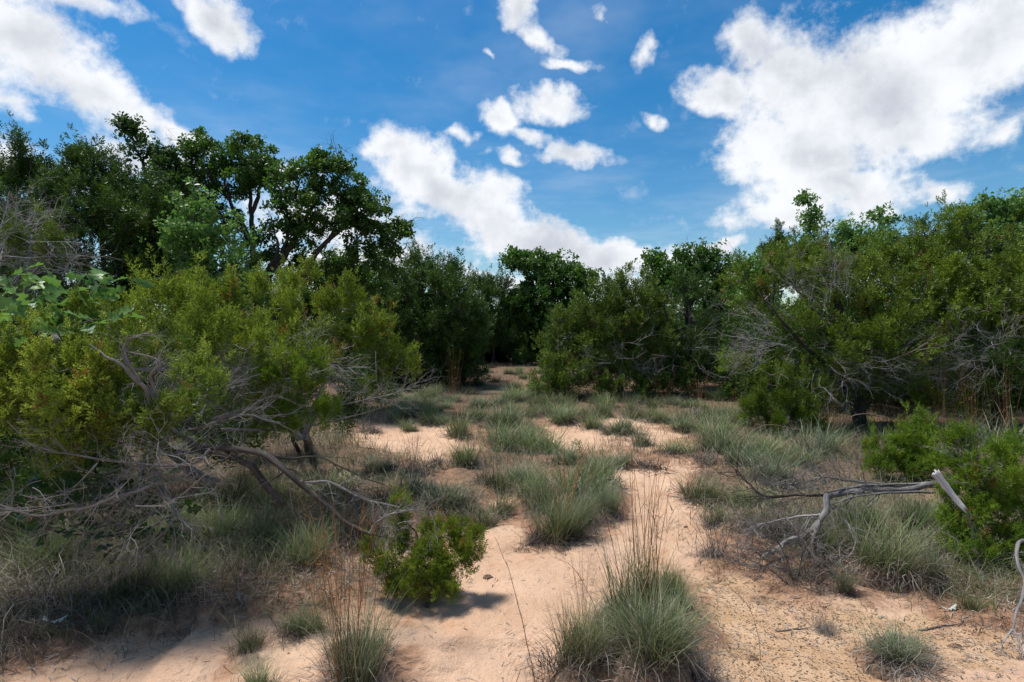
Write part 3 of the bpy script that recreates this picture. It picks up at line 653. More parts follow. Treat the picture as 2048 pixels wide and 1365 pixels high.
oak('oak with one tall leafy spike rising highest over the right thicket', gb(1610, 12.8),
    [LB(1618, 405, 16, 18, 12.8), LB(1622, 440, 20, 20, 12.8), LB(1620, 475, 20, 22, 12.8), LB(1600, 500, 36, 22, 12.8), LB(1550, 520, 50, 40, 13), LB(1590, 540, 60, 30, 13), LB(1500, 540, 40, 30, 13), LB(1500, 590, 50, 50, 13), LB(1640, 520, 30, 30, 12.8)],
    [([(1610, 700, 12.8), (1605, 560, 12.8), (1620, 470, 12.8), (1614, 392, 12.8)], .06, .12), ([(1605, 590, 12.8), (1560, 530, 12.9), (1545, 495, 13)], .03, .3)], M_OAKL, 34, .155, .22, 12)
juniper('thin juniper spire left of the tall leafy spike', gb(1552, 11.6), [LB(1552, 480, 12, 30, 11.6), LB(1552, 510, 26, 26, 11.6)], M_JDARK, 60, .13, .24, 12, slim=.6)
oak('light green oak with two leafy crowns over the middle of the right thicket', gb(1730, 12.2),
    [LB(1760, 445, 22, 24, 12.2), LB(1745, 475, 44, 26, 12.2), LB(1690, 460, 20, 20, 12.2), LB(1700, 490, 40, 26, 12.2), LB(1730, 510, 70, 30, 12.2), LB(1780, 490, 24, 24, 12.2), LB(1680, 520, 40, 30, 12.3)],
    [([(1730, 700, 12.2), (1730, 560, 12.2), (1750, 480, 12.2), (1762, 430, 12.2)], .06, .15), ([(1730, 570, 12.2), (1700, 500, 12.2), (1688, 450, 12.2)], .03, .2)], M_OAKL, 34, .155, .24, 12)
oak('dense leafy oak at the top right corner of the thicket', gb(2030, 11.2),
    [LB(1990, 420, 34, 30, 11.2), LB(2040, 430, 50, 40, 11.2), LB(1950, 460, 40, 26, 11.2), LB(2010, 480, 60, 34, 11.2), LB(2080, 460, 60, 70, 11.2), LB(2030, 520, 70, 40, 11.3), LB(2140, 480, 70, 90, 11.2), LB(1925, 440, 20, 16, 11.1), LB(2085, 395, 30, 20, 11.2)],
    [([(2030, 700, 11.2), (2030, 560, 11.2), (2020, 480, 11.2), (1992, 410, 11.2)], .09, .2), ([(2030, 560, 11.2), (2070, 480, 11.2), (2085, 410, 11.2)], .05, .3)], M_OAKL, 36, .155, .25, 14)
DSC = 1.0
# --- trees beyond, closing the gaps: one of each kind, then copies sharing its meshes
def copy_thing(t, x, y, rz, sc, label=None):
    c = t.copy(); COL.objects.link(c); c.location = (x, y, float(gz(x, y)) - .03); c.rotation_euler = (0, 0, rz); c.scale = sc
    if label: c['label'] = label
    for ch in t.children:
        d = ch.copy(); COL.objects.link(d); d.parent = c
    return c
GRP = 'dark trees closing the far edge of the clearing'
far_oak = oak('dark oak far beyond the end of the path, behind the gap', gb(1000, 27), [LB(1000, 665, 110, 60, 27), LB(945, 672, 66, 50, 28), LB(1055, 665, 66, 56, 26)],
              [([(1000, 690, 27), (1004, 640, 27), (997, 620, 27)], .12, .3)], M_OAKD, 9, .34, .6, 14)
far_oak['group'] = GRP
for (px, d, k, rz, lab) in [(880, 25, 1.0, 1.0, 'dark oak far behind the rounded juniper'), (1200, 26, .95, 2.0, 'dark oak far behind the bushy juniper right of the gap'),
                            (760, 21, 1.0, 3.0, 'dark oak far behind the broad oak'), (1480, 20, .95, 4.0, 'dark oak far behind the start of the right thicket')]:
    g_ = gb(px, d); copy_thing(far_oak, g_[0], d, rz, (k * 1.2, k * 1.2, k), lab)
far_jun = juniper('low dark juniper added for darkness beyond the path', gb(1060, 27), [LB(1060, 690, 90, 50, 27, 2.2), LB(1100, 670, 60, 50, 27), LB(1010, 680, 60, 50, 27)], M_JDARK, 7, .30, .65, 16, trunk_r=.1, group=GRP)  # low juniper, copied into a row added to darken the background
for i, (x, d, k) in enumerate([(-4.5, 22, 1.0), (-8, 17, 1.0), (-11.5, 15.5, 1.1), (-3.0, 18.5, .75), (4.6, 19, .9), (7.5, 17, .9), (10.5, 15, 1.0), (13.5, 14, 1.1), (-15, 14, 1.2), (-7.0, 13.2, .8), (1.9, 24.5, .7), (-1.8, 25, .8), (8.6, 13.5, .7), (11.5, 12.5, .8)]):
    copy_thing(far_jun, x, d, i * 1.3, (k, k, k * rng.uniform(.9, 1.1)), 'low dark juniper added for darkness behind the front trees')

# ------------------------------------------------------------------ the big near juniper on the left, half dead
J1 = juniper('large half dead juniper with yellow green foliage and tangled grey limbs, nearest on the left', G(430, 960),
    [LB(70, 760, 95, 56, 3.3), LB(190, 770, 66, 50, 3.3), LB(60, 840, 90, 45, 3.2), LB(240, 690, 50, 34, 3.3), LB(150, 640, 50, 26, 3.5), LB(430, 780, 26, 20, 3.35), LB(330, 700, 60, 30, 3.8), LB(400, 750, 40, 26, 3.6), LB(250, 830, 70, 30, 3.2), LB(130, 760, 90, 60, 3.15), LB(170, 840, 85, 50, 3.2), LB(330, 835, 66, 24, 3.3), LB(120, 690, 50, 24, 3.4), LB(395, 800, 30, 22, 3.35),
     LB(120, 925, 40, 22, 3.2), LB(260, 880, 70, 25, 3.25), LB(20, 720, 60, 60, 3.3), LB(-60, 790, 80, 110, 3.3)],
    M_JNEAR, 150, .066, .17, 20, coarse=False, trunk_r=.055, clump=.8, slim=.85, upw=.75, shell=.4, bark=M_DEADW, twig_mat=M_TWIG, twig_n=85,
    twig_zone=[LB(270, 770, 100, 60, 3.4), LB(300, 900, 160, 40, 3.2), LB(120, 1000, 170, 50, 3.1), LB(330, 1010, 120, 70, 3.1)], twig_len=.30,
    limbs=[([(560, 1010, 3.3), (500, 930, 3.3), (430, 905, 3.35), (340, 900, 3.4), (200, 880, 3.5)], .020, .4, M_BARK),
           ([(430, 905, 3.4), (330, 850, 3.3), (290, 780, 3.15), (240, 730, 3.1), (180, 690, 3.1)], .015, .35, M_DEADW),
           ([(350, 850, 3.3), (300, 760, 3.15), (320, 725, 3.1), (250, 700, 3.1)], .010, .4, M_DEADW),
           ([(330, 740, 3.3), (260, 735, 3.2), (250, 690, 3.2), (300, 665, 3.2)], .009, .4, M_DEADW),
           ([(200, 880, 3.5), (100, 850, 3.4), (20, 830, 3.3)], .016, .4, M_DEADW)])
juniper('spreading juniper with clumps of bright tips, just behind the half dead one', G(620, 905),
    [LB(400, 600, 90, 36, 4.8), LB(320, 630, 80, 40, 4.4), LB(380, 650, 90, 40, 4.3), LB(370, 560, 30, 26, 4.8), LB(510, 620, 70, 60, 5.2), LB(560, 580, 50, 36, 5.6), LB(620, 590, 50, 42, 5.6), LB(470, 690, 80, 40, 4.8),
     LB(590, 670, 70, 45, 5.2), LB(700, 640, 55, 45, 5.8), LB(740, 680, 60, 40, 5.8), LB(770, 720, 50, 30, 5.8), LB(680, 700, 50, 40, 5.6), LB(690, 590, 30, 30, 5.9), LB(230, 650, 50, 40, 4.3), LB(795, 745, 36, 24, 5.9), LB(500, 720, 70, 30, 4.4), LB(600, 720, 60, 30, 4.8), LB(420, 690, 60, 30, 4.3), LB(720, 760, 50, 24, 5.9)],
    M_JNEAR, 78, .088, .23, 19, coarse=True, clump=.8, slim=.85, trunk_r=.06, twig_n=60, twig_zone=[LB(500, 730, 170, 50, 4.6), LB(640, 740, 130, 40, 5.2)], twig_len=.45, bark=M_DEADW, twig_mat=M_TWIG,
    limbs=[([(600, 880, 5), (520, 800, 4.9), (430, 720, 4.8), (380, 640, 4.8)], .035, .3, M_DEADW), ([(610, 880, 5.1), (640, 780, 5.3), (700, 680, 5.7)], .035, .3, M_DEADW),
           ([(330, 745, 4.2), (400, 700, 4.3), (470, 690, 4.5)], .012, .4, M_DEADW)])
juniper('dense green juniper clump drooping to the sand in front of the spreading one', G(600, 900),
    [LB(580, 770, 70, 44, 4.5), LB(610, 830, 58, 50, 4.5), LB(540, 840, 44, 40, 4.5), LB(620, 750, 40, 26, 4.5), LB(500, 790, 40, 30, 4.6)], M_JYOUNG, 130, .075, .17, 18, coarse=True, trunk_r=.03, twig_n=10, cat='juniper', name='juniper_bush', twig_len=.3)
juniper('grey twiggy juniper with a patch of yellow foliage at the left edge of the view', gb(30, 6.4),
    [LB(70, 490, 70, 18, 6.4), LB(110, 505, 30, 18, 6.4), LB(20, 500, 40, 22, 6.4)], M_JMID, 60, .10, .24, 12, trunk_r=.05, bark=M_DEADW, twig_mat=M_TWIG, twig_n=60, twig_zone=[LB(30, 450, 60, 50, 6.4), LB(50, 540, 90, 40, 6.2), LB(-20, 500, 80, 90, 6.4)], twig_len=.6)
juniper('dark juniper added for the shade beneath the left thicket', gb(180, 5.6), [LB(150, 690, 200, 80, 6.2), LB(-40, 700, 150, 120, 6), LB(350, 760, 160, 60, 6), LB(60, 900, 150, 60, 4.6), LB(250, 830, 150, 60, 5.4), LB(450, 800, 100, 50, 6.2), LB(620, 800, 110, 60, 6.6), LB(720, 800, 70, 30, 6.8), LB(480, 870, 110, 36, 5.4), LB(60, 970, 150, 50, 4.4), LB(300, 940, 110, 34, 4.8), LB(-100, 900, 150, 100, 4.6)], M_JDARK, 30, .15, .36, 14, trunk_r=.06, twig_n=40)  # added and stretched to make the space under the left thicket dark

# dead limbs of the near juniper
J1inv = np.array(J1.location)
def dead_limb(pts, r, taper=.3, mat=None, parent=J1, origin=J1inv, name='dead_branch', tw=0, tl=.25, n=22, spread=.7, up=0.0, sides=9):
    s = spline(limb_pts(pts), n, min(.008, r * .3)); mb = MB(); tubes(mb, s, np.linspace(r, r * taper, n), sides, gnarl=.22)
    if tw:
        i = rng.integers(2, n - 1, tw); ax = unit(s[i] - s[i - 1]); twigs(mb, s[i], unit(ax + rng.normal(0, spread, ax.shape)), tl * rng.uniform(.5, 1.2, tw), max(.003, r * .25), 3, (4, 4), .6, up, k=5)
    return mb.build(name, mat or M_DEADW, parent, origin=origin, smooth=True)
dead_limb([(380, 890, 3.3), (480, 900, 3.2), (545, 915, 3.15), (590, 960, 3.1), (640, 1005, 3.1), (690, 1045, 3.05), (745, 1070, 3.0)], .021, .4, M_BARK, tw=10, tl=.22)
dead_limb([(540, 915, 3.2), (600, 962, 3.2), (660, 965, 3.2), (720, 995, 3.15), (800, 1015, 3.1)], .011, .3, M_DEADW, tw=14, tl=.2)
dead_limb([(500, 905, 3.3), (570, 918, 3.3), (640, 915, 3.3), (700, 945, 3.3), (770, 970, 3.3)], .009, .3, M_BARK, tw=8, tl=.2)
dead_limb([(740, 1068, 3.0), (760, 1040, 3.0), (820, 1020, 3.0), (890, 1030, 3.0)], .008, .3, tw=16, tl=.16)
dead_limb([(330, 960, 3.1), (250, 990, 3.0), (150, 1020, 2.95), (60, 1030, 2.9), (-20, 1000, 2.9)], .010, .4, tw=18, tl=.24)
dead_limb([(300, 930, 3.15), (330, 980, 3.1), (345, 1010, 3.1), (340, 1050, 3.05), (300, 1090, 3.0), (250, 1140, 2.95)], .010, .3, tw=18, tl=.24)
dead_limb([(300, 925, 3.2), (240, 950, 3.15), (230, 1010, 3.1), (200, 1060, 3.05)], .008, .3, tw=16, tl=.22)
dead_limb([(420, 900, 3.2), (380, 930, 3.1), (260, 925, 3.05), (140, 910, 3.0), (60, 890, 3.0)], .009, .3, tw=14, tl=.2)
dead_limb([(280, 930, 3.15), (300, 950, 3.1), (340, 1000, 3.05), (400, 960, 3.0), (420, 940, 3.0)], .007, .3, tw=14, tl=.2)
dead_limb([(420, 840, 3.8), (520, 815, 4.4), (640, 815, 4.9), (760, 795, 5.1), (840, 770, 5.2)], .010, .25, tw=26, tl=.34, up=.1)
dead_limb([(440, 860, 3.9), (560, 860, 4.6), (680, 840, 5.0), (780, 810, 5.1)], .010, .25, tw=24, tl=.34)
dead_limb([(400, 830, 3.7), (440, 780, 4.0), (520, 750, 4.3), (600, 740, 4.6)], .009, .25, tw=18, tl=.30, up=.1)
dead_limb([(380, 860, 3.5), (420, 850, 3.4), (480, 830, 3.35), (560, 845, 3.3)], .012, .25, tw=20, tl=.3)
dead_limb([(310, 800, 3.25), (290, 775, 3.2), (270, 750, 3.1), (250, 700, 3.1), (258, 670, 3.1)], .012, .35, M_DEADW, tw=6, tl=.2)
dead_limb([(340, 870, 3.5), (360, 820, 3.55), (420, 790, 3.7), (470, 775, 3.8)], .016, .3, tw=12, tl=.3)
dead_limb([(80, 530, 3.9), (60, 560, 3.9), (20, 640, 3.9), (10, 590, 3.9), (60, 520, 4.0)], .010, .3, tw=5, tl=.2)

# ------------------------------------------------------------------ bushes on the sand and at right
juniper('small bushy young juniper at the path edge in the foreground', G(845, 1218),
    [LB(900, 1100, 34, 34, 3.45), LB(860, 1130, 38, 34, 3.35), LB(935, 1085, 22, 26, 3.5), LB(940, 1120, 20, 24, 3.4), LB(790, 1150, 26, 34, 3.4), LB(796, 1035, 16, 34, 3.5), LB(800, 1085, 18, 26, 3.5), LB(820, 1185, 44, 28, 3.35), LB(738, 1110, 9, 26, 3.4), LB(765, 1130, 10, 26, 3.35),
     LB(862, 1068, 20, 22, 3.55), LB(880, 1165, 40, 26, 3.32), LB(815, 1210, 34, 16, 3.4), LB(915, 1060, 12, 20, 3.5), LB(845, 1100, 24, 24, 3.5)],
    M_JNEAR2, 680, .046, .11, 16, coarse=True, trunk_r=.014, twig_n=40, twig_len=.24, name='juniper_bush', slim=.8, twig_zone=[LB(820, 1120, 90, 60, 3.45), LB(780, 1180, 60, 40, 3.4)])
DSC = 1.07
juniper('upright young juniper bush by tall grass at the foot of the right thicket', G(1575, 880),
    [LB(1540, 820, 40, 44, 8.8), LB(1600, 790, 34, 56, 8.8), LB(1570, 850, 60, 36, 8.7), LB(1500, 830, 26, 26, 8.7), LB(1560, 760, 14, 26, 8.8), LB(1625, 770, 12, 30, 8.8), LB(1620, 850, 30, 30, 8.7)],
    M_JMID, 60, .115, .26, 16, trunk_r=.04, name='juniper_bush', slim=.7)
juniper('low bright green juniper bush behind the fallen grey trunk', G(1800, 960),
    [LB(1770, 900, 36, 30, 5.9), LB(1830, 880, 40, 34, 5.9), LB(1860, 910, 40, 30, 5.8), LB(1800, 930, 50, 26, 5.8), LB(1740, 930, 26, 20, 5.7), LB(1840, 855, 24, 22, 6.0), LB(1790, 950, 66, 22, 5.9), LB(1860, 945, 40, 26, 5.9)], M_JYOUNG, 150, .075, .17, 16, coarse=True, trunk_r=.03, name='juniper_bush')
DSC = 1.0
juniper('bright green juniper bush near the bleached stub, nearest at right', G(1970, 1165),
    [LB(1940, 920, 44, 44, 4.0), LB(1970, 960, 60, 50, 4.0), LB(1930, 1010, 60, 44, 3.95), LB(1990, 1040, 56, 50, 4.0), LB(2040, 950, 44, 60, 4.1), LB(1910, 1050, 36, 26, 3.9), LB(1960, 1100, 56, 34, 3.85), LB(1990, 1125, 60, 26, 3.8), LB(1940, 1120, 50, 24, 3.78), LB(2050, 1100, 50, 40, 3.8), LB(2080, 1020, 60, 60, 4.1), LB(1920, 880, 24, 24, 4.05)],
    M_JYOUNG, 230, .060, .14, 17, coarse=True, trunk_r=.03, twig_n=20, twig_len=.3, name='juniper_bush')
juniper('tiny juniper seedling among the grass tufts in the middle of the sand', G(1158, 925), [LB(1158, 905, 14, 16, 7.6), LB(1170, 912, 12, 10, 7.6)], M_JYOUNG, 150, .07, .13, 12, trunk_r=.012, name='juniper_seedling', cat='juniper seedling', slim=.8)

# leafy green sprouts at the back
for px, py, w, lab in ((845, 722, 26, 'small leafy green sprout at the foot of the rounded juniper'), (1042, 722, 20, 'low leafy green sprout at the end of the path')):
    g0 = G(px, py + 6); oak(lab, g0, [LB(px, py - 8, w, 14, g0[1]), LB(px + 12, py - 4, w * .7, 10, g0[1])], [([(px, py, g0[1]), (px + 2, py - 12, g0[1])], .015, .3)], M_OAKL, 60, .16, .2, 10, name='oak_sprout', cat='sprout')

# ------------------------------------------------------------------ lobed-leaf oak saplings at left, every leaf its own object
def leaf_mesh(seed):
    g = np.random.default_rng(seed); mb = MB()
    v, f = leaf_tris(np.zeros(3), np.array([0, 1.0, 0]), np.array([1.0, 0, 0]), 1.0, .58 * g.uniform(.85, 1.15), g.uniform(.10, .22), True)
    v = np.array(v); v += g.normal(0, .018, v.shape) * [1, 1, .6]
    mb.add(v, F3=f, a=g.uniform(0, 1)); return mb
def sapling(label, base, stems, nleaf, size, mat, spread=.09):
    base = np.array(base, float); t = empty('oak_sapling', base, label, 'oak sapling')
    ms = [leaf_mesh(i).mesh('leaf', mat, True) for i in range(5)]
    for st in stems:
        s = spline(np.concatenate([[base], limb_pts(st)]), 20, .006); mb = MB(); tubes(mb, s, np.linspace(.008, .0025, 20), 5); mb.build('stem', M_TWIGD, t, origin=base)
        for i in range(nleaf):
            q = s[rng.integers(7, 20)]; d = unit(rng.normal(0, 1, 3) * [1, 1, .45] + [0, -.3, .25]); 
            o = bpy.data.objects.new('leaf', ms[rng.integers(0, 5)]); COL.objects.link(o); o.parent = t
            o.location = Vector(q + d * spread * rng.uniform(.1, 1) - base); nrm = Vector(unit(rng.normal(0, .7, 3) + [0, -.5, .8]))
            y = Vector(d); x = y.cross(nrm).normalized(); z = x.cross(y)
            from mathutils import Matrix
            o.rotation_euler = Matrix((x, y, z)).transposed().to_euler(); k = size * rng.uniform(.7, 1.15); o.scale = (k, k, k)
sapling('oak sapling with broad lobed pale green leaves above the juniper at far left', G(60, 1010) + [0, .6, 0],
        [[(60, 720, 3.7), (90, 600, 3.6)], [(120, 700, 3.7), (170, 600, 3.6), (232, 550, 3.6)], [(20, 700, 3.6), (30, 620, 3.6), (15, 555, 3.6)], [(80, 700, 3.7), (130, 620, 3.6), (140, 575, 3.6)], [(10, 760, 3.4), (-10, 690, 3.3), (60, 645, 3.2)], [(70, 720, 3.4), (130, 660, 3.3), (200, 640, 3.3)]], 26, .125, M_OAKL, .15)
sapling('shaded oak sapling with lobed leaves under the dead twigs at lower left', G(230, 1100) + [0, .35, 0],
        [[(210, 1040, 3.4), (180, 960, 3.4)], [(260, 1020, 3.4), (300, 940, 3.4)], [(160, 1060, 3.3), (120, 980, 3.3)], [(300, 1060, 3.4), (370, 1010, 3.4)], [(180, 1010, 3.5), (200, 900, 3.6)], [(100, 1060, 3.4), (60, 960, 3.4)], [(250, 1080, 3.3), (250, 1000, 3.3)]], 24, .11, M_OAKD, .12)

# ------------------------------------------------------------------ grass
def blades(mb, n, R0, H, W, lean=.35, curl=.35, seed_pos=None, k=5, droop=0.0, tilt=None, hvar=.35):
    """n curved tapering blades fanned out of a tuft"""
    az = rng.uniform(0, 2 * np.pi, n); r = R0 * np.sqrt(rng.uniform(0, 1, n))
    nsub = 9; sub = rng.integers(0, nsub, n); so_ = rng.normal(0, R0 * .55, (nsub, 2)); sh = rng.uniform(.62, 1.1, nsub)
    b = np.stack([np.cos(az) * r * .5 + so_[sub, 0], np.sin(az) * r * .5 + so_[sub, 1], np.zeros(n)], 1) if seed_pos is None else seed_pos
    az2 = az + rng.normal(0, 1.0, n) if seed_pos is None else rng.uniform(0, 2 * np.pi, n)
    h = H * rng.uniform(1 - hvar, 1, n) * (sh[sub] if seed_pos is None else 1); az2 = np.where(rng.uniform(0, 1, n) < .25, rng.uniform(0, 6.28, n), az2); th = np.abs(rng.normal(lean * (.4 + r / max(R0, 1e-6) if seed_pos is None else 1), lean * .35, n))
    cu = curl * rng.uniform(.3, 1.6, n); P0 = b; pts = [P0]; hd = np.stack([np.cos(az2), np.sin(az2), np.zeros(n)], 1)
    for j in range(1, k):
        hd2 = hd if not droop else unit(hd + rng.normal(0, .25 * droop, hd.shape) * [1, 1, 0])
        tt = th + cu * (j / (k - 1)) ** 1.3 * 2
        d = hd2 * np.sin(tt)[:, None] + np.array([0, 0, 1.0]) * np.cos(tt)[:, None]
        pts.append(pts[-1] + d * (h / (k - 1))[:, None])
    Pt = np.stack(pts, 1); sd_ = np.stack([-np.sin(az2), np.cos(az2), np.zeros(n)], 1)
    rot = rng.uniform(-1, 1, n)[:, None]; sd_ = unit(sd_ + hd * rot)
    wd = W * rng.uniform(.6, 1.2, n)[:, None] * np.array([.8, 1, .85, .55, .08][:k] if k == 5 else np.linspace(1, .1, k))
    A = Pt - sd_[:, None] * wd[..., None] * .5; B = Pt + sd_[:, None] * wd[..., None] * .5
    V = np.stack([A, B], 2).reshape(n, k * 2, 3); i = np.arange(k - 1) * 2
    F = np.stack([i, i + 1, i + 3, i + 2], -1)[None] + (np.arange(n) * k * 2)[:, None, None]
    a = np.clip(np.linspace(.05, .85, k), 0, 1)[None].repeat(n, 0) * rng.uniform(.75, 1.1, n)[:, None]
    mb.add(V.reshape(-1, 3), F4=F.reshape(-1, 4), a=np.repeat(a.ravel(), 2))
def protos(nv, fn):
    o = []
    for i in range(nv):
        mb = MB(); fn(mb); o.append(mb)
    return o
G_NEAR = [m.mesh('blades', M_GRASS) for m in protos(4, lambda m: blades(m, 520, .09, .50, .0026, .20, .26, hvar=.75))]
B_NEAR = [m.mesh('blades', M_GRASSB) for m in protos(4, lambda m: blades(m, 520, .09, .50, .0028, .22, .26, hvar=.75))]
G_MID = [m.mesh('blades', M_GRASS) for m in protos(4, lambda m: blades(m, 300, .12, .45, .0050, .26, .28, hvar=.75))]
B_MID = [m.mesh('blades', M_GRASSB) for m in protos(4, lambda m: blades(m, 300, .12, .45, .0052, .28, .28, hvar=.75))]
def th(m): blades(m, 420, .15, .24, .0036, .8, 1.1, droop=1.6, hvar=.7); blades(m, 120, .12, .34, .0030, .5, 1.0, droop=1.2)
T_NEAR = [m.mesh('thatch', M_THATCH) for m in protos(4, th)]
def thm(m): blades(m, 210, .15, .24, .0080, .7, .8, droop=1.2, hvar=.6)
T_MID = [m.mesh('thatch', M_THATCH) for m in protos(4, thm)]
def stalks(m, n=16, H=.95, r=.10, lean=.12, w=.0011):
    az = rng.uniform(0, 6.28, n); b = np.stack([np.cos(az), np.sin(az), az * 0], 1) * (r * rng.uniform(0, 1, n))[:, None]
    hd = unit(b + rng.normal(0, .06, b.shape) * [1, 1, 0]); h = H * rng.uniform(.55, 1, n); l = np.abs(rng.normal(lean, lean * .5, n)); cu = rng.uniform(-.05, .25, n); pts = [b]
    for j in range(1, 8):
        t_ = l + cu * (j / 7) ** 2 * 1.4; pts.append(pts[-1] + (hd * np.sin(t_)[:, None] + [0, 0, 1] * np.cos(t_)[:, None]) * (h / 7)[:, None])
    Pt = np.stack(pts, 1); tubes(m, Pt, w * np.linspace(1.2, .5, 8)[None] * rng.uniform(.8, 1.3, n)[:, None], 3, a=rng.uniform(.1, .8, n))
    # small seed heads and side sheaths
    for rep in range(3):
        j = rng.integers(3, 7, n); q = Pt[np.arange(n), j]; d = unit(Pt[np.arange(n), j] - Pt[np.arange(n), j - 1] + rng.normal(0, .25, (n, 3)))
        u = unit(np.cross(d, rng.normal(0, 1, d.shape))) * w * 2.2; L = rng.uniform(.03, .07, n)[:, None]
        V = np.stack([q, q + d * L * .5 + u, q + d * L], 1).reshape(-1, 3); m.add(V, F3=np.arange(n * 3).reshape(n, 3), a=np.repeat(rng.uniform(.4, 1, n), 3))
S_NEAR = [m.mesh('stalks', M_STALK) for m in protos(3, lambda m: stalks(m, 22, .95, .11, .13, .0016))]
S_MID = [m.mesh('stalks', M_STALK) for m in protos(3, lambda m: stalks(m, 14, .95, .12, .18, .0015))]
S_DARK = [m.mesh('stalks', M_THATCH) for m in protos(3, lambda m: stalks(m, 20, .6, .10, .2, .0016))]
def part(me, par, sc=(1, 1, 1), rz=None, z=0.0):
    o = bpy.data.objects.new(me.name.split('.')[0], me); COL.objects.link(o); o.parent = par; o.scale = (sc[0] * rng.uniform(.75, 1.2), sc[1] * rng.uniform(.75, 1.2), sc[2])
    o.location = (0, 0, z); o.rotation_euler = (rng.normal(0, .06), rng.normal(0, .06), rng.uniform(0, 6.28) if rz is None else rz)
    o['kind'] = 'stuff'; return o
def mound(par, r, h):
    """the little pedestal of held soil under a bunch"""
    mb = MB(); n, m_ = 14, 5; V = []
    for i in range(m_):
        t_ = i / (m_ - 1)
        for j in range(n):
            a = 2 * math.pi * j / n; rr = r * (1.15 - t_ ** 1.6 * .95) * (1 + .12 * math.sin(3 * a + r * 40) + rng.normal(0, .05)); V.append((math.cos(a) * rr, math.sin(a) * rr, -.04 + (h + .04) * math.sin(t_ * 1.57)))
    F = [(i * n + j, i * n + (j + 1) % n, (i + 1) * n + (j + 1) % n, (i + 1) * n + j) for i in range(m_ - 1) for j in range(n)]
    V.append((0, 0, h * 1.02)); F3 = [((m_ - 1) * n + j, (m_ - 1) * n + (j + 1) % n, len(V) - 1) for j in range(n)]
    mb.add(V, F3=F3, F4=F); return mb.build('soil_mound', M_SOIL, par, smooth=True)
def soil():
    m, k = mat_base('held_soil'); out = k.n('ShaderNodeOutputMaterial'); pos = k.n('ShaderNodeNewGeometry').outputs['Position']
    col = k.mix(k.mr(k.noise(pos, 40, 5, .7), .35, .68), (.09, .058, .040), (.27, .165, .10))
    b = k.n('ShaderNodeBump', ins={'Strength': 1.0, 'Distance': .02, 'Height': k.noise(pos, 45, 5, .7)})
    pb = k.n('ShaderNodeBsdfPrincipled', ins={'Base Color': col, 'Roughness': .95, 'Normal': b.outputs[0]}); k.link(pb.outputs[0], out.inputs[0]); return m
M_SOIL = soil()

def tuft(px, py, w, h, kind, label, group=None, name='grass_tuft', cat='grass tuft'):
    """px,py: foot in the view; w,h: size in photo pixels. kind letters: g green, b blue-green, t thatch, s rusty stalks, d dark stalks, m soil mound"""
    g0 = G(px, py); d = g0[1]; near = d < 5.2; W = 1.2 * w * d / FPX / 2; H = 1.12 * h * d / FPX
    t = empty(name, g0, label, cat, group, rng.uniform(0, 6.28)); i = rng.integers(0, 3); z = 0
    if 'm' in kind: z = min(.10, H * .22); mound(t, W * .62, z); z *= .8
    vs = H / .42; ws = W / .22
    if 'g' in kind: part((G_NEAR if near else G_MID)[i], t, (ws, ws, (H - z) / .44), z=z)
    if 'b' in kind: part((B_NEAR if near else B_MID)[i], t, (ws, ws, (H - z) / .44), z=z)
    if 't' in kind:
        tsc = min(W / .20, 2.2); part((T_NEAR if near else T_MID)[rng.integers(0, 4)], t, (tsc, tsc, max(.5, min(1.6, H * (1.0 if kind.strip('m') == 't' else .42) / .16))), z=z * .9)
    if 's' in kind: part((S_NEAR if near else S_MID)[i], t, (ws * .8, ws * .8, (H * 1.9) / .9 if 'g' in kind or 'b' in kind else H / .9), z=z)
    if 'd' in kind: part(S_DARK[i], t, (ws, ws, H * 1.15 / .55), z=z)
    return t
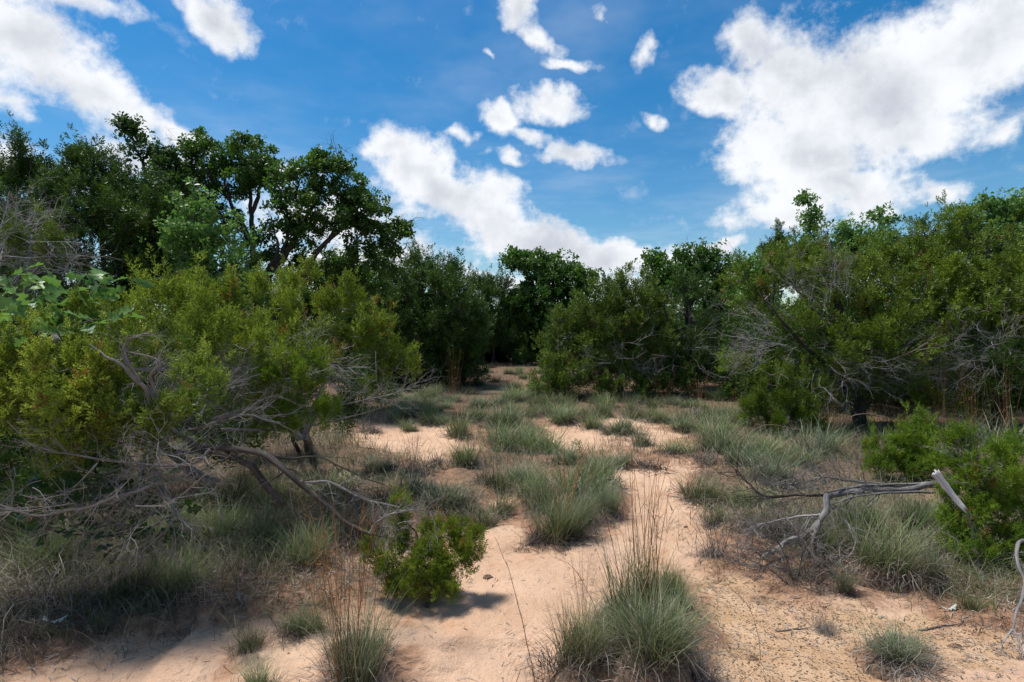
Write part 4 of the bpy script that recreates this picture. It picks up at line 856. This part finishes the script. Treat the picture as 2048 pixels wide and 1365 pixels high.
TUFTS = [
 # foreground
 (700, 1392, 190, 215, 'bts', 'big blue-green bunchgrass cut by the bottom edge, left of the path'),
 (520, 1385, 120, 70, 'gt', 'short green grass tuft at the bottom edge left of the big blue-green bunch'),
 (500, 1300, 70, 60, 'gt', 'small grass tuft alone on the sand at lower left'),
 (600, 1262, 90, 60, 'gt', 'low green tuft behind the sand patch left of the big blue-green bunch'),
 (1160, 1368, 150, 190, 'tgm', 'shaggy brown bunchgrass on a soil mound at the bottom edge, right side of the path'),
 (1300, 1345, 200, 170, 'bgtm', 'broad dark green bunch at the bottom edge with a pale twig lying across it'),
 (1395, 1370, 120, 80, 't', 'low dead thatch cut by the bottom edge right of the broad bunch'),
 (1290, 1235, 150, 175, 'gts', 'tall upright green bunchgrass with rusty stalks beside the bend of the path'),
 (1345, 1205, 70, 100, 'gt', 'smaller green bunch touching the right of the tall upright one'),
 (1240, 1300, 80, 110, 'gt', 'thin green tuft between the tall bunch and the shaggy mound'),
 (1168, 1235, 60, 140, 's', 'sparse rusty stalks leaning left of the tall upright bunch'),
 (1798, 1335, 140, 62, 'tbm', 'low mound of curled grey dead grass with few green blades, lower right'),
 (1650, 1262, 50, 40, 't', 'tiny dead tuft on the gravelly sand at lower right'),
 (1765, 1160, 150, 160, 'gtm', 'large green bunchgrass with brown skirt right of the fallen branch fork'),
 (1690, 1190, 60, 60, 'bt', 'small blue-green tuft below the fork of the fallen branch'),
 (1860, 1170, 60, 90, 'bt', 'thin blue-green tuft just left of the nearest right juniper bush'),
 (1945, 1222, 60, 42, 'g', 'small spiky yellow-green rosette under the nearest right juniper bush'),
 (1432, 1108, 80, 75, 'dt', 'dark wiry tuft with upright stems at the right edge of the path'),
 (1500, 1060, 70, 45, 't', 'low brown tuft between the wiry tuft and the fallen branch'),
 (1610, 1150, 110, 60, 'dt', 'tangle of dark bare stems below the fallen branch'),
 # island right of the middle
 (1125, 1078, 130, 100, 'gbts', 'biggest green bunchgrass of the middle island, nearest the path'),
 (1215, 1030, 90, 95, 'bt', 'grey-green bunch at the right end of the middle island'),
 (1070, 1082, 50, 40, 't', 'low dead tuft at the foot of the biggest island bunch'),
 (1150, 990, 120, 88, 'gt', 'tall green bunch at the centre of the middle island'),
 (1060, 990, 70, 60, 'gt', 'green tuft on the left shoulder of the middle island'),
 (1010, 985, 60, 70, 'gt', 'narrow upright green tuft left of the middle island'),
 (975, 968, 70, 48, 't', 'dark brown dead bunch at the left end of the middle island'),
 (935, 930, 60, 62, 'gtd', 'green tuft with bare stems on the sand left of the middle island'),
 (1010, 1030, 70, 55, 'gt', 'low green tuft in front of the island on its left'),
 (900, 1012, 110, 70, 'bt', 'wide blue-green patch of grass behind the small young juniper'),
 (960, 1050, 110, 50, 'gt', 'low matted grass right of the dead branch tips'),
 (840, 990, 90, 60, 'bt', 'blue-green tuft above the dead branch tips'),
 (830, 950, 70, 80, 'dt', 'wiry dark stemmed tuft on open sand at left of the middle'),
 # behind the island
 (1040, 900, 110, 75, 'gbt', 'wide grey-green bunch in the middle of the sand, behind the island'),
 (1000, 882, 60, 50, 'gt', 'small bunch hugging the left of the wide grey-green one'),
 (915, 872, 60, 62, 'gts', 'tuft with tall rusty stalks left of the middle of the clearing'),
 (1288, 892, 52, 50, 'bt', 'round blue-green tuft alone on the sand right of the middle'),
 (1300, 935, 90, 32, 't', 'flat brown tuft just in front of the round blue-green one'),
 (1235, 930, 60, 40, 'tb', 'brown and grey tuft right behind the middle island'),
 (1400, 1000, 110, 60, 'gt', 'dense matted tuft on the right bank of the path bend'),
 (1470, 1010, 80, 50, 'gt', 'green tuft right of the matted one on the bank'),
 (1410, 918, 60, 24, 't', 'small flat dead tuft on sand left of the grey shrubby grass'),
 (1540, 960, 110, 70, 'bt', 'grey-green grass clump between the path and the fallen trunk'),
 (1480, 930, 90, 60, 'bt', 'pale green grass clump behind the fallen branch tips'),
 (1645, 910, 90, 80, 'bt', 'tall blue-green bunch at the right of the upright young juniper'),
 (1600, 930, 70, 50, 'gt', 'green bunch in front of the upright young juniper'),
 (1190, 855, 60, 40, 'gt', 'bunch at the right end of the middle row behind the sand'),
 (1100, 830, 70, 34, 'gt', 'low bunch at the centre of the back row of grass'),
 (1215, 815, 50, 36, 'gt', 'grass bunch left of the far right row'),
 (1310, 845, 60, 36, 'gt', 'grass bunch between the round tuft and the thicket'),
 (1370, 860, 60, 40, 'bt', 'grey-green bunch left of the right thicket foot'),
 (1430, 870, 70, 44, 'gt', 'olive bunch close to the right thicket foot'),
 (750, 865, 50, 34, 't', 'brown tuft on sand right of the drooping juniper clump'),
 (820, 862, 40, 30, 'gt', 'little tuft on the sand left of the rusty stalks'),
 (850, 800, 60, 34, 'gt', 'green tuft beside the tips of the long dead branches'),
 (905, 795, 46, 100, 's', 'tall rusty stalks standing at the left of the path gap'),
 (1185, 800, 50, 66, 's', 'rusty stalks left of the dark half dead juniper'),
 (1985, 900, 110, 90, 'b', 'arching blue-green grass behind the nearest right juniper bush'),
 (1930, 880, 70, 70, 'b', 'blue-green blades behind the low bright juniper bush'),
 (1530, 1010, 60, 45, 'b', 'blue-green tuft under the fallen branch'),
 (1640, 1110, 90, 80, 'g', 'thin green grass growing inside the fork of the fallen branch'),
 (1830, 1070, 110, 100, 'gb', 'grass leaning left from below the bleached stub'),
 (1010, 850, 90, 46, 'gbt', 'broad grass bunch left of the middle row, behind the wide grey-green one'),
 (950, 840, 70, 40, 'gt', 'olive bunch between the rusty stalked tuft and the path gap'),
 (1090, 905, 80, 60, 'gt', 'green bunch hugging the right of the wide grey-green one'),
 (1130, 925, 60, 50, 'bt', 'grey-green bunch left of the tiny juniper seedling'),
 (1195, 960, 80, 70, 'gbt', 'upright bunch behind the right end of the middle island'),
 (1090, 1025, 110, 84, 'gt', 'tall green bunch filling the left front of the middle island'),
 (1170, 1050, 90, 100, 'bt', 'grey-green bunch beside the biggest one at the island front'),
 (1040, 960, 80, 60, 'bt', 'grey-green tuft at the back left of the middle island'),
 (1350, 905, 60, 34, 'gt', 'low green bunch right of the round blue-green tuft'),
 (1240, 868, 70, 40, 'gbt', 'mixed bunch left of the round blue-green tuft'),
 (1120, 800, 90, 36, 'gbt', 'wide low bunch below the bright bush right of the gap'),
 (1040, 800, 80, 34, 'gt', 'low green bunch at the mouth of the path gap'),
 (960, 815, 60, 30, 'bt', 'pale bunch left of the mouth of the path gap'),
 (1450, 905, 100, 60, 'gbt', 'shaggy bunch before the pale clump behind the branch tips'),
 (1530, 905, 90, 50, 'gt', 'olive bunch left of the upright young juniper foot'),
 (1440, 1050, 70, 50, 'gt', 'small green bunch above the dark wiry tuft'),
 (790, 1010, 110, 60, 'gt', 'green grass behind the small young juniper on its left'),
 (870, 935, 60, 40, 't', 'dead brown bunch left of the tuft with bare stems'),
 (760, 940, 80, 40, 'bt', 'grey-green grass by the tip of the thin dark limb'),
 (340, 1090, 130, 90, 'gt', 'green grass in shade under the hanging dead twigs'),
 (120, 1130, 150, 100, 'gt', 'dark green grass in deep shade at the far left'),
 (460, 1010, 120, 80, 'g', 'tall green grass in shade left of the long dead limb curve'),
 (1560, 1075, 80, 60, 't', 'grey dead bunch left of the fallen branch fork'),
 (1720, 1065, 110, 90, 'gbt', 'tall green bunch behind the large one right of the fork'),
 (1880, 1110, 90, 70, 't', 'dead grass under the bright green juniper near the stub'),
 (240, 1200, 130, 110, 'tg', 'long pale grass hanging over the bank at lower left'),
 (90, 1215, 150, 110, 't', 'grey dead grass hanging over the bank at the left edge'),
 (360, 1180, 110, 100, 'tg', 'mixed dead and green grass on the left bank under the twigs'),
 (200, 1270, 60, 50, 'b', 'small blue-green tuft at the foot of the left bank'),
 (20, 1290, 110, 70, 't', 'low dark dead grass in the bottom left corner'),
 (530, 1090, 130, 90, 'tg', 'dense grey-brown grass below the long dead limb'),
 (620, 1120, 120, 90, 'tg', 'grass tangle left of the rusty stalks in the foreground'),
 (560, 1010, 120, 80, 'g', 'green grass under the curve of the long dead limb'),
 (660, 985, 110, 60, 'gt', 'low green grass above the curve of the long dead limb'),
 (440, 1080, 110, 80, 'gt', 'green and grey grass at the left of the long dead limb'),
 (720, 1190, 80, 190, 's', 'rusty bluestem stalks left of the small young juniper'),
 (640, 1215, 80, 170, 's', 'rusty bluestem stalks farther left of the small young juniper'),
 (590, 1075, 60, 130, 's', 'thin rusty stalks crossing the long dead limb'),
]
for r_ in TUFTS: tuft(*r_)
# stand of tall tan stalks before the right thicket
for px, py, h, lab in ((1890, 880, 170, 'tall tan grass stalks in front of the right thicket, leftmost clump'), (1945, 890, 185, 'tall tan grass stalks in front of the right thicket, middle clump'), (2010, 895, 190, 'tall tan grass stalks in front of the right thicket, rightmost clump'),
                       (1660, 870, 120, 'thin pale stalks right of the upright young juniper'), (1400, 830, 90, 'pale stalks before the dark half dead juniper'), (1470, 850, 100, 'pale stalks left of the upright young juniper'), (1330, 815, 80, 'pale stalks under the right oak'),
                       (1290, 800, 60, 'pale stalks below the bushy juniper')):
    tuft(px, py, 55, h * .85, 's', lab, 'tall stalks along the thicket edge')
# small far bunches that nothing tells apart
k_ = 0
LM = [(905, 795, 'the tallest rusty stalks'), (1040, 900, 'the wide grey-green bunch'), (1288, 892, 'the round blue-green tuft'), (1190, 855, 'the middle row end bunch'), (1100, 830, 'the low back row bunch'),
      (850, 800, 'the long dead branch tips'), (1575, 880, 'the upright young juniper'), (1430, 870, 'the olive thicket foot bunch'), (915, 872, 'the rusty stalked tuft'), (1185, 800, 'the half dead juniper'),
      (750, 865, 'the brown tuft'), (1310, 845, 'the bunch before the thicket'), (1020, 745, 'the leafy sprout ending the path'), (970, 790, 'the path gap sand'), (1480, 930, 'the pale clump behind the branch tips')]
seen = set()
def small_label(px, py, kd, i):
    a, b, nm = min(LM, key=lambda q: abs(q[0] - px) + 3 * abs(q[1] - py)); dx, dy = px - a, py - b
    rel = ('left of ' if dx < 0 else 'right of ') if abs(dx) > 3 * abs(dy) else ('behind ' if dy < 0 else 'in front of ')
    col = {'gt': 'green', 'bt': 'blue-green', 'gbt': 'mixed green', 't': 'dead brown'}[kd]
    dist = '' if abs(dx) + 3 * abs(dy) < 60 else 'a little way '
    for sz in ('small ', 'low ', 'short ', 'little ', 'squat '):
        l = sz + col + ' grass bunch ' + (dist and 'well ') + rel + nm
        if l not in seen: seen.add(l); return l
    return l
cand = rng.uniform([760, 735], [1640, 850], (700, 2))
placed = []
for px, py in cand:
    if k_ >= 110: break
    if px < 860 and py < 790: continue
    if px > 1130 and py < 790: continue
    if (py < 775) and not (930 < px < 1120): continue
    if any(abs(px - a) < 17 and abs(py - b) < 6 for a, b in placed): continue
    g0 = G(px, py)
    if patches(g0[0], g0[1], SAND) > .8: continue
    placed.append((px, py)); d = g0[1]
    k = rng.uniform(.8, 1.3); kd = ['gt', 'bt', 'gt', 'gbt', 't'][rng.integers(0, 5)]; tuft(px, py, 420 / d * k, 340 / d * k * rng.uniform(.7, 1.1), kd,
         small_label(px, py, kd, k_), 'small grass bunches at the back of the clearing'); k_ += 1

# ------------------------------------------------------------------ stuff: ground grass, litter, pebbles
def scatter(n, x0, x1, y0, y1, fn):
    """random ground points in the fan of ground in view, accepted with probability fn(x, y)"""
    t = 1 / rng.uniform(1 / y1, 1 / y0, n); px = rng.uniform(x0, x1, n); x = (px - CX) / FPX * t
    ok = rng.uniform(0, 1, n) < fn(x, t); x, t = x[ok], t[ok]; return np.stack([x, t, gz(x, t)], 1)
def cover(name, n, dens, H, W, mat, label, lean=.5, curl=.5, y0=2.0, y1=24, kk=4, cat='grass', x0=-150, x1=2200):
    p = scatter(n, x0, x1, y0, y1, dens); mb = MB(); d = p[:, 1]
    for lo, hi, wk, hk in ((0, 4, 1, 1), (4, 8, 1.5, 1), (8, 60, 2.4, 1.1)):
        q = p[(d >= lo) & (d < hi)]
        if len(q): blades(mb, len(q), 1, H * hk, W * wk, lean, curl, q - [0, 0, .01], k=kk, droop=.8, hvar=.65)
    tag(mb.build(name, mat), label, cat, kind='stuff')
def cl(a, b): return lambda x, y: np.clip((vegmask(x, y) - a) / (b - a), 0, 1) * np.clip(fbm(x * 2.3, y * 2.3, 3, 55) * 2.6 - .7, 0, 1)
cover('short_grass', 130000, cl(.3, .75), .26, .0032, M_GRASS, 'short green grass growing between the bunches and on the banks')
cover('dead_grass', 80000, cl(.2, .7), .18, .0032, M_THATCH, 'matted dead grass lying between the bunches and on the banks', .8, .7)
bank = lambda x, y: np.clip(patches(x, y, [(180, 1080, 440, 150, 1.5), (560, 1040, 240, 100, 1.3), (1650, 1040, 260, 100, .9), (1950, 1100, 180, 110, .8), (1700, 930, 250, 40, .8)]) * 1.2 - .15, 0, 1)
cover('bank_grass', 52000, bank, .30, .0034, M_THATCH, 'long grey dead grass tangled over the banks under the junipers', .65, .6, 2.2, 9, 5)
cover('bank_green_grass', 42000, bank, .34, .0034, M_GRASS, 'long green grass mixed through the banks under the junipers', .45, .4, 2.2, 9, 5)
back = lambda x, y: np.clip((vegmask(x, y) - .2) * 1.4 + .30, 0, 1) * (y > 7)
cover('back_grass', 50000, back, .30, .0036, M_GRASSB, 'grey-green grass over the back of the clearing', .35, .3, 7, 26, 3)

def litter():
    mb = MB(); p = scatter(34000, -150, 2200, 1.9, 14, lambda x, y: np.clip(vegmask(x, y) * 1.3 + .16 + .25 * patches(x, y, GRAV), 0, 1) * np.clip(fbm(x * 3, y * 3, 3, 77) * 2.4 - .5, 0.05, 1))
    n = len(p); L = rng.uniform(.01, .07, n) ** 1.0; az = rng.uniform(0, 6.28, n); d = np.stack([np.cos(az), np.sin(az), rng.normal(.03, .12, n)], 1) * L[:, None]
    w = np.stack([-np.sin(az), np.cos(az), rng.normal(0, .3, n)], 1) * (.0012 + .0003 * p[:, 1:2]); p = p + [0, 0, .006]
    mid = p + d * .5 + np.stack([rng.normal(0, .004, n), rng.normal(0, .004, n), rng.uniform(0, .006, n)], 1)
    V = np.stack([p - w, p + w, mid + w, mid - w, p + d + w * .5, p + d - w * .5], 1).reshape(-1, 3); i = (np.arange(n) * 6)[:, None]
    mb.add(V, F4=np.concatenate([i + [0, 1, 2, 3], i + [3, 2, 4, 5]]), a=np.repeat(rng.uniform(0, 1, n), 6))
    tag(mb.build('plant_litter', M_THATCH), 'dry needles and broken stems littering the sand', 'plant litter', kind='stuff')
    g = np.random.default_rng(5); pv = []; 
    for i in range(6): a = i / 6 * 6.283; pv.append((math.cos(a) * g.uniform(.8, 1.1), math.sin(a) * g.uniform(.8, 1.1), -.1))
    for i in range(4): a = i / 4 * 6.283 + .4; pv.append((math.cos(a) * .55, math.sin(a) * .6, .5))
    pv = np.array(pv); f = [(0, 1, 6), (1, 7, 6), (1, 2, 7), (2, 3, 7), (3, 8, 7), (3, 4, 8), (4, 9, 8), (4, 5, 9), (5, 0, 9), (0, 6, 9), (6, 7, 8), (6, 8, 9)]
    p = scatter(30000, 500, 2250, 1.9, 6.5, lambda x, y: np.clip(patches(x, y, GRAV) * 1.2 + .015, 0, 1) * np.clip(fbm(x * 4, y * 4, 3, 31) * 2.6 - .75, .02, 1))
    mb = MB(); dirs = unit(rng.normal(0, .12, p.shape) + [0, 0, 1]); inst(mb, (pv, np.array(f)), p + [0, 0, .001], dirs, .0022 + .0060 * rng.uniform(0, 1, len(p)) ** 5, rng.uniform(0, 1, len(p)))
    tag(mb.build('pebbles', M_STONE, smooth=True), 'dark pebbles and crumbs of soil scattered on the gravelly sand at lower right', 'pebbles', kind='stuff')
litter()

# ------------------------------------------------------------------ dead wood at right
def wood(name, label, cat, parts, anchor, group=None):
    a = np.array(anchor, float); t = empty(name, a, label, cat, group)
    for (pn, pts, r, tp, mat, tw, tl, up) in parts: dead_limb(pts, r, tp, mat, t, a, pn, tw, tl, 26, .6, up, 10)
    return t
wood('fallen_branch', 'grey weathered fallen juniper trunk with forked limbs lying on the right bank', 'fallen branch', [
    ('split_strand', [(1885, 964, 4.62), (1800, 969, 4.5), (1740, 971, 4.4), (1690, 978, 4.3), (1655, 985, 4.22)], .011, .6, M_DEADW, 3, .2, .1),
    ('split_strand', [(1870, 984, 4.55), (1810, 985, 4.45), (1745, 989, 4.36), (1700, 996, 4.26), (1660, 1010, 4.2)], .010, .6, M_DEADW, 3, .2, 0),
    ('trunk', [(1885, 973, 4.6), (1800, 976, 4.5), (1740, 979, 4.4), (1690, 986, 4.3), (1650, 995, 4.25)], .027, .75, M_DEADW, 6, 0.34, .0),
    ('branch', [(1655, 990, 4.25), (1600, 990, 4.3), (1530, 992, 4.35), (1500, 970, 4.4), (1470, 940, 4.45)], .012, .3, M_BARK, 30, 0.34, .0),
    ('branch', [(1760, 968, 4.45), (1700, 962, 4.4), (1650, 955, 4.4), (1600, 968, 4.4), (1540, 965, 4.45)], .010, .3, M_DEADW, 43, 0.32, .1),
    ('branch', [(1655, 990, 4.25), (1648, 1030, 4.15), (1620, 1060, 4.1), (1560, 1090, 4.05), (1525, 1115, 4.0)], .021, .45, M_DEADW, 24, 0.29, -.1),
    ('branch', [(1640, 1045, 4.1), (1625, 1080, 4.0), (1630, 1115, 3.95), (1665, 1140, 3.9), (1668, 1155, 3.85)], .015, .45, M_DEADW, 14, 0.23, -.2),
    ('branch', [(1640, 1030, 4.15), (1590, 1035, 4.2), (1540, 1045, 4.2), (1500, 1055, 4.2)], .008, .3, M_TWIG, 24, 0.25, 0),
    ('branch', [(1690, 1040, 4.0), (1712, 1075, 3.95), (1700, 1110, 3.9), (1670, 1110, 3.9)], .006, .4, M_TWIG, 11, 0.17, 0),
    ('branch', [(1660, 975, 4.25), (1640, 950, 4.3), (1620, 940, 4.3)], .008, .3, M_DEADW, 8, 0.23, .2)], G(1650, 1060))
def plank(name, label, cat, a, b, wid, th, anchor, mat):
    """a split, splintered slab of wood between two points"""
    g = np.random.default_rng(3); t = empty(name, anchor, label, cat); n, m_ = 12, 7; ax = unit(b - a); sd_ = unit(np.cross(ax, [.2, 1, .1])); up = np.cross(sd_, ax); V = []; W_ = []
    edge = g.normal(0, .10, (n, 2)); top = g.uniform(-.06, .05, m_); bot = g.uniform(-.10, .12, m_)
    for s_ in (1, -1):
        for i in range(n):
            f = i / (n - 1); w = wid * (1 - .45 * f) * (1 + edge[i].mean())
            for j in range(m_):
                q = j / (m_ - 1) * 2 - 1; ff = f + (top[j] * (1 - f) ** 3 + bot[j] * f ** 3)
                V.append(a + (b - a) * ff + sd_ * q * w * .5 + up * s_ * th * (.5 * (1 - q * q) + .12 + .12 * math.sin(j * 2.6)) + up * .02 * math.sin(f * 3)); W_.append((q * 1.5, s_, f * .3))
    I = np.arange(2 * n * m_).reshape(2, n, m_); F = []
    for k_ in (0, 1):
        for i in range(n - 1):
            for j in range(m_ - 1):
                q = (I[k_, i, j], I[k_, i + 1, j], I[k_, i + 1, j + 1], I[k_, i, j + 1]); F.append(q if k_ else q[::-1])
    for i in range(n - 1): F += [(I[0, i, 0], I[0, i + 1, 0], I[1, i + 1, 0], I[1, i, 0]), (I[0, i, -1], I[1, i, -1], I[1, i + 1, -1], I[0, i + 1, -1])]
    for j in range(m_ - 1): F += [(I[0, 0, j], I[1, 0, j], I[1, 0, j + 1], I[0, 0, j + 1]), (I[0, -1, j], I[0, -1, j + 1], I[1, -1, j + 1], I[1, -1, j])]
    mb = MB(); mb.add(np.array(V), F4=F, a=.5, w=np.array(W_)); mb.build('split_slab', mat, t, origin=anchor)
    dead_limb([(1925, 1015, 3.72), (1945, 1060, 3.75), (1955, 1110, 3.78), (1960, 1150, 3.8)], .007, .9, M_DEADW, t, np.array(anchor), 'broken_stem', 2, .1, 12)
plank('broken_stub', 'bleached white broken slab of wood leaning beside the nearest right juniper bush', 'dead stub', P(1870, 945, 3.75), P(1930, 1020, 3.7), .055, .016, G(1960, 1150), M_WHITEW)
wood('dead_branch', 'bare grey branch drooping to the sand at the right edge of the view', 'dead branch', [
    ('limb', [(2090, 1075, 3.5), (2040, 1085, 3.35), (2035, 1120, 3.2), (2048, 1170, 3.1), (2032, 1230, 2.95), (2025, 1262, 2.9)], .010, .5, M_DEADW, 4, .15, -.2),
    ('branch', [(2025, 1260, 2.9), (2010, 1280, 2.85), (2002, 1292, 2.85)], .005, .5, M_TWIG, 5, .08, -.2), ('branch', [(2026, 1260, 2.9), (2040, 1285, 2.85), (2048, 1310, 2.8)], .006, .5, M_TWIG, 6, .1, -.2)], G(2040, 1250))
wood('dead_twig_bundle', 'pale dry twigs lying over the broad bunch at the bottom edge', 'dead twigs', [
    ('twig', [(1255, 1208, 2.9), (1310, 1260, 2.75), (1370, 1310, 2.62), (1420, 1360, 2.5)], .0045, .6, M_TWIG, 6, .14, 0),
    ('twig', [(1300, 1270, 2.75), (1350, 1330, 2.6), (1370, 1400, 2.45)], .003, .6, M_TWIG, 4, .12, 0)], G(1320, 1330))
wood('bare_shrub', 'leafless dark wiry shrub in front of the fallen branch fork', 'dead shrub', [
    ('stem', [(1590, 1180, 3.75), (1580, 1140, 3.75), (1560, 1090, 3.75), (1530, 1060, 3.75)], .005, .4, M_TWIGD, 12, .2, .2),
    ('stem', [(1590, 1180, 3.75), (1600, 1130, 3.72), (1610, 1090, 3.7), (1640, 1060, 3.7)], .005, .4, M_TWIGD, 12, .2, .2),
    ('stem', [(1590, 1180, 3.75), (1540, 1140, 3.7), (1500, 1120, 3.65), (1470, 1110, 3.6)], .004, .4, M_TWIGD, 10, .18, .1)], G(1590, 1175))
def lying(px, py, L, az, r, label, mat=M_DEADW):
    g0 = G(px, py); s = np.linspace(-.5, .5, 9)[:, None] * L * np.array([math.cos(az), math.sin(az), 0]) + g0[:2].tolist() * 0 if False else None
    t = np.linspace(-.5, .5, 9); x = g0[0] + t * L * math.cos(az) + rng.normal(0, .006, 9); y = g0[1] + t * L * math.sin(az) + rng.normal(0, .006, 9)
    pts = np.stack([x, y, gz(x, y) + r * .7], 1); mb = MB(); tubes(mb, pts, r * np.linspace(1, .35, 9), 6, gnarl=.15)
    if L > .3: twigs(mb, pts[3:7], unit(rng.normal(0, 1, (4, 3)) * [1, 1, .1] + [math.cos(az), math.sin(az), .05]), L * .4, r * .4, 2, 3)
    o = mb.build('fallen_twig', mat, origin=g0, smooth=True); o.location = g0; tag(o, label, 'twig')
lying(1600, 1262, .32, .2, .005, 'thin grey twig on gravel left of the curled grass mound')
lying(1890, 1255, .34, .15, .006, 'short dark stick lying right of the curled grass mound', M_TWIGD)
lying(480, 1200, .14, -1.0, .011, 'short thick stick half buried at the edge of the lower left sand')
lying(770, 905, .8, .1, .006, 'long thin stick on the sand below the drooping juniper clump', M_TWIGD)
lying(1120, 1092, .5, -.2, .006, 'dark stick at the foot of the middle island', M_TWIGD)
lying(1500, 1135, .4, 2.6, .006, 'curved root lying by the wiry dark tuft')
lying(980, 935, .5, -.9, .005, 'thin stick on the sand left of the island', M_TWIGD)

# two long stalks arching across the path, a pale leaf scrap and a few clods
def long_stalk(pts, label, r=.0022, mat=M_STALK):
    a = G(pts[0][0], pts[0][1]); q = np.concatenate([[a], limb_pts(pts[1:])]); s = spline(q, 16, .004); mb = MB(); tubes(mb, s, np.linspace(r, r * .4, 16), 4, a=.3)
    i = rng.integers(4, 16, 8); twigs(mb, s[i], unit(rng.normal(0, .5, (8, 3)) + [0, 0, 1]), .04, .0012, 1, 2)
    o = mb.build('grass_stalk', mat, origin=a); o.location = a; tag(o, label, 'grass stalk')
long_stalk([(1072, 1372), (1050, 1260, 2.55), (1020, 1150, 2.6), (990, 1075, 2.65)], 'single long brown stalk leaning left across the path')
long_stalk([(1190, 1215), (1150, 1140, 3.25), (1100, 1110, 3.3)], 'thin bent stalk reaching over the path from the sparse rusty stalks')
long_stalk([(1480, 1375), (1520, 1320, 2.5), (1500, 1220, 2.5), (1440, 1150, 2.55)], 'fine brown stalk rising over the gravelly sand', .0016)
long_stalk([(1290, 1190), (1300, 1060, 3.2), (1285, 960, 3.2)], 'tallest brown stalk of the tall upright bunch, left', .0016)
long_stalk([(1310, 1190), (1315, 1050, 3.2), (1320, 930, 3.2)], 'tallest brown stalk of the tall upright bunch, right', .0016)
long_stalk([(1445, 905), (1480, 880, 7), (1530, 850, 7), (1600, 860, 7)], 'pale arched straw before the upright young juniper', .004, M_STRAW)
long_stalk([(1660, 880), (1700, 835, 7), (1760, 832, 7), (1800, 850, 7)], 'pale arched straw right of the upright young juniper', .004, M_STRAW)
def clod(px, py, s, label, mat=M_SOIL, flat=.6, name='soil_clod', cat='soil clod'):
    g0 = G(px, py); mb = MB(); n = 10; V = []; F = []
    for i in range(6):
        ph = math.pi * i / 5
        for j in range(n):
            a = 6.283 * j / n; k = 1 + .55 * (fbm(np.array(5 * math.cos(a) + px), np.array(3 * math.sin(a) + ph * 2), 3, 4) - .45) * 2
            V.append((s * k * math.sin(ph) * math.cos(a), s * k * math.sin(ph) * math.sin(a) * .8, s * flat * k * math.cos(ph) - s * .15))
    F = [(i * n + j, i * n + (j + 1) % n, (i + 1) * n + (j + 1) % n, (i + 1) * n + j) for i in range(5) for j in range(n)]
    mb.add(V, F4=F); o = mb.build(name, mat, smooth=True); o.location = g0; tag(o, label, cat)
clod(1372, 1055, .022, 'dark clod alone on the pale sand of the path bend')
clod(975, 1155, .035, 'dark crumbly clod on the sand right of the small young juniper')
clod(1912, 1295, .030, 'round brown clod on the sand at lower right')
clod(1505, 1320, .030, 'dark clod on the gravel right of the bottom edge thatch')
clod(1150, 1082, .035, 'brown clod below the biggest island bunch')
clod(430, 1145, .020, 'small pale stone on the left bank', M_WHITEW, .6, 'stone', 'stone')
def scrap(px, py, L, label, mat):
    g0 = G(px, py); mb = MB()
    v, f = leaf_tris(np.zeros(3), np.array([1.0, .2, .12]), np.array([-.2, 1.0, .1]), L, L * .45, .02, True); mb.add(v, F3=f, a=.7)
    v, f = leaf_tris(np.zeros(3), np.array([-.8, .3, .05]), np.array([-.3, -.8, .2]), L * .7, L * .4, .02, True); mb.add(np.array(v) + [0, 0, .004], F3=f, a=.8)
    o = mb.build('dry_leaf', mat, smooth=True); o.location = g0 + [0, 0, .015]; tag(o, label, 'dry leaf')
M_PALE = leaf_mat('pale_dry_leaf', (.42, .45, .40), (.6, .62, .56), None, .9, .15)
scrap(100, 1250, .09, 'pale bluish dry leaf caught on the left bank', M_PALE)
scrap(1895, 1225, .06, 'curled pale dry leaf on the soil under the nearest right juniper bush', M_PALE)
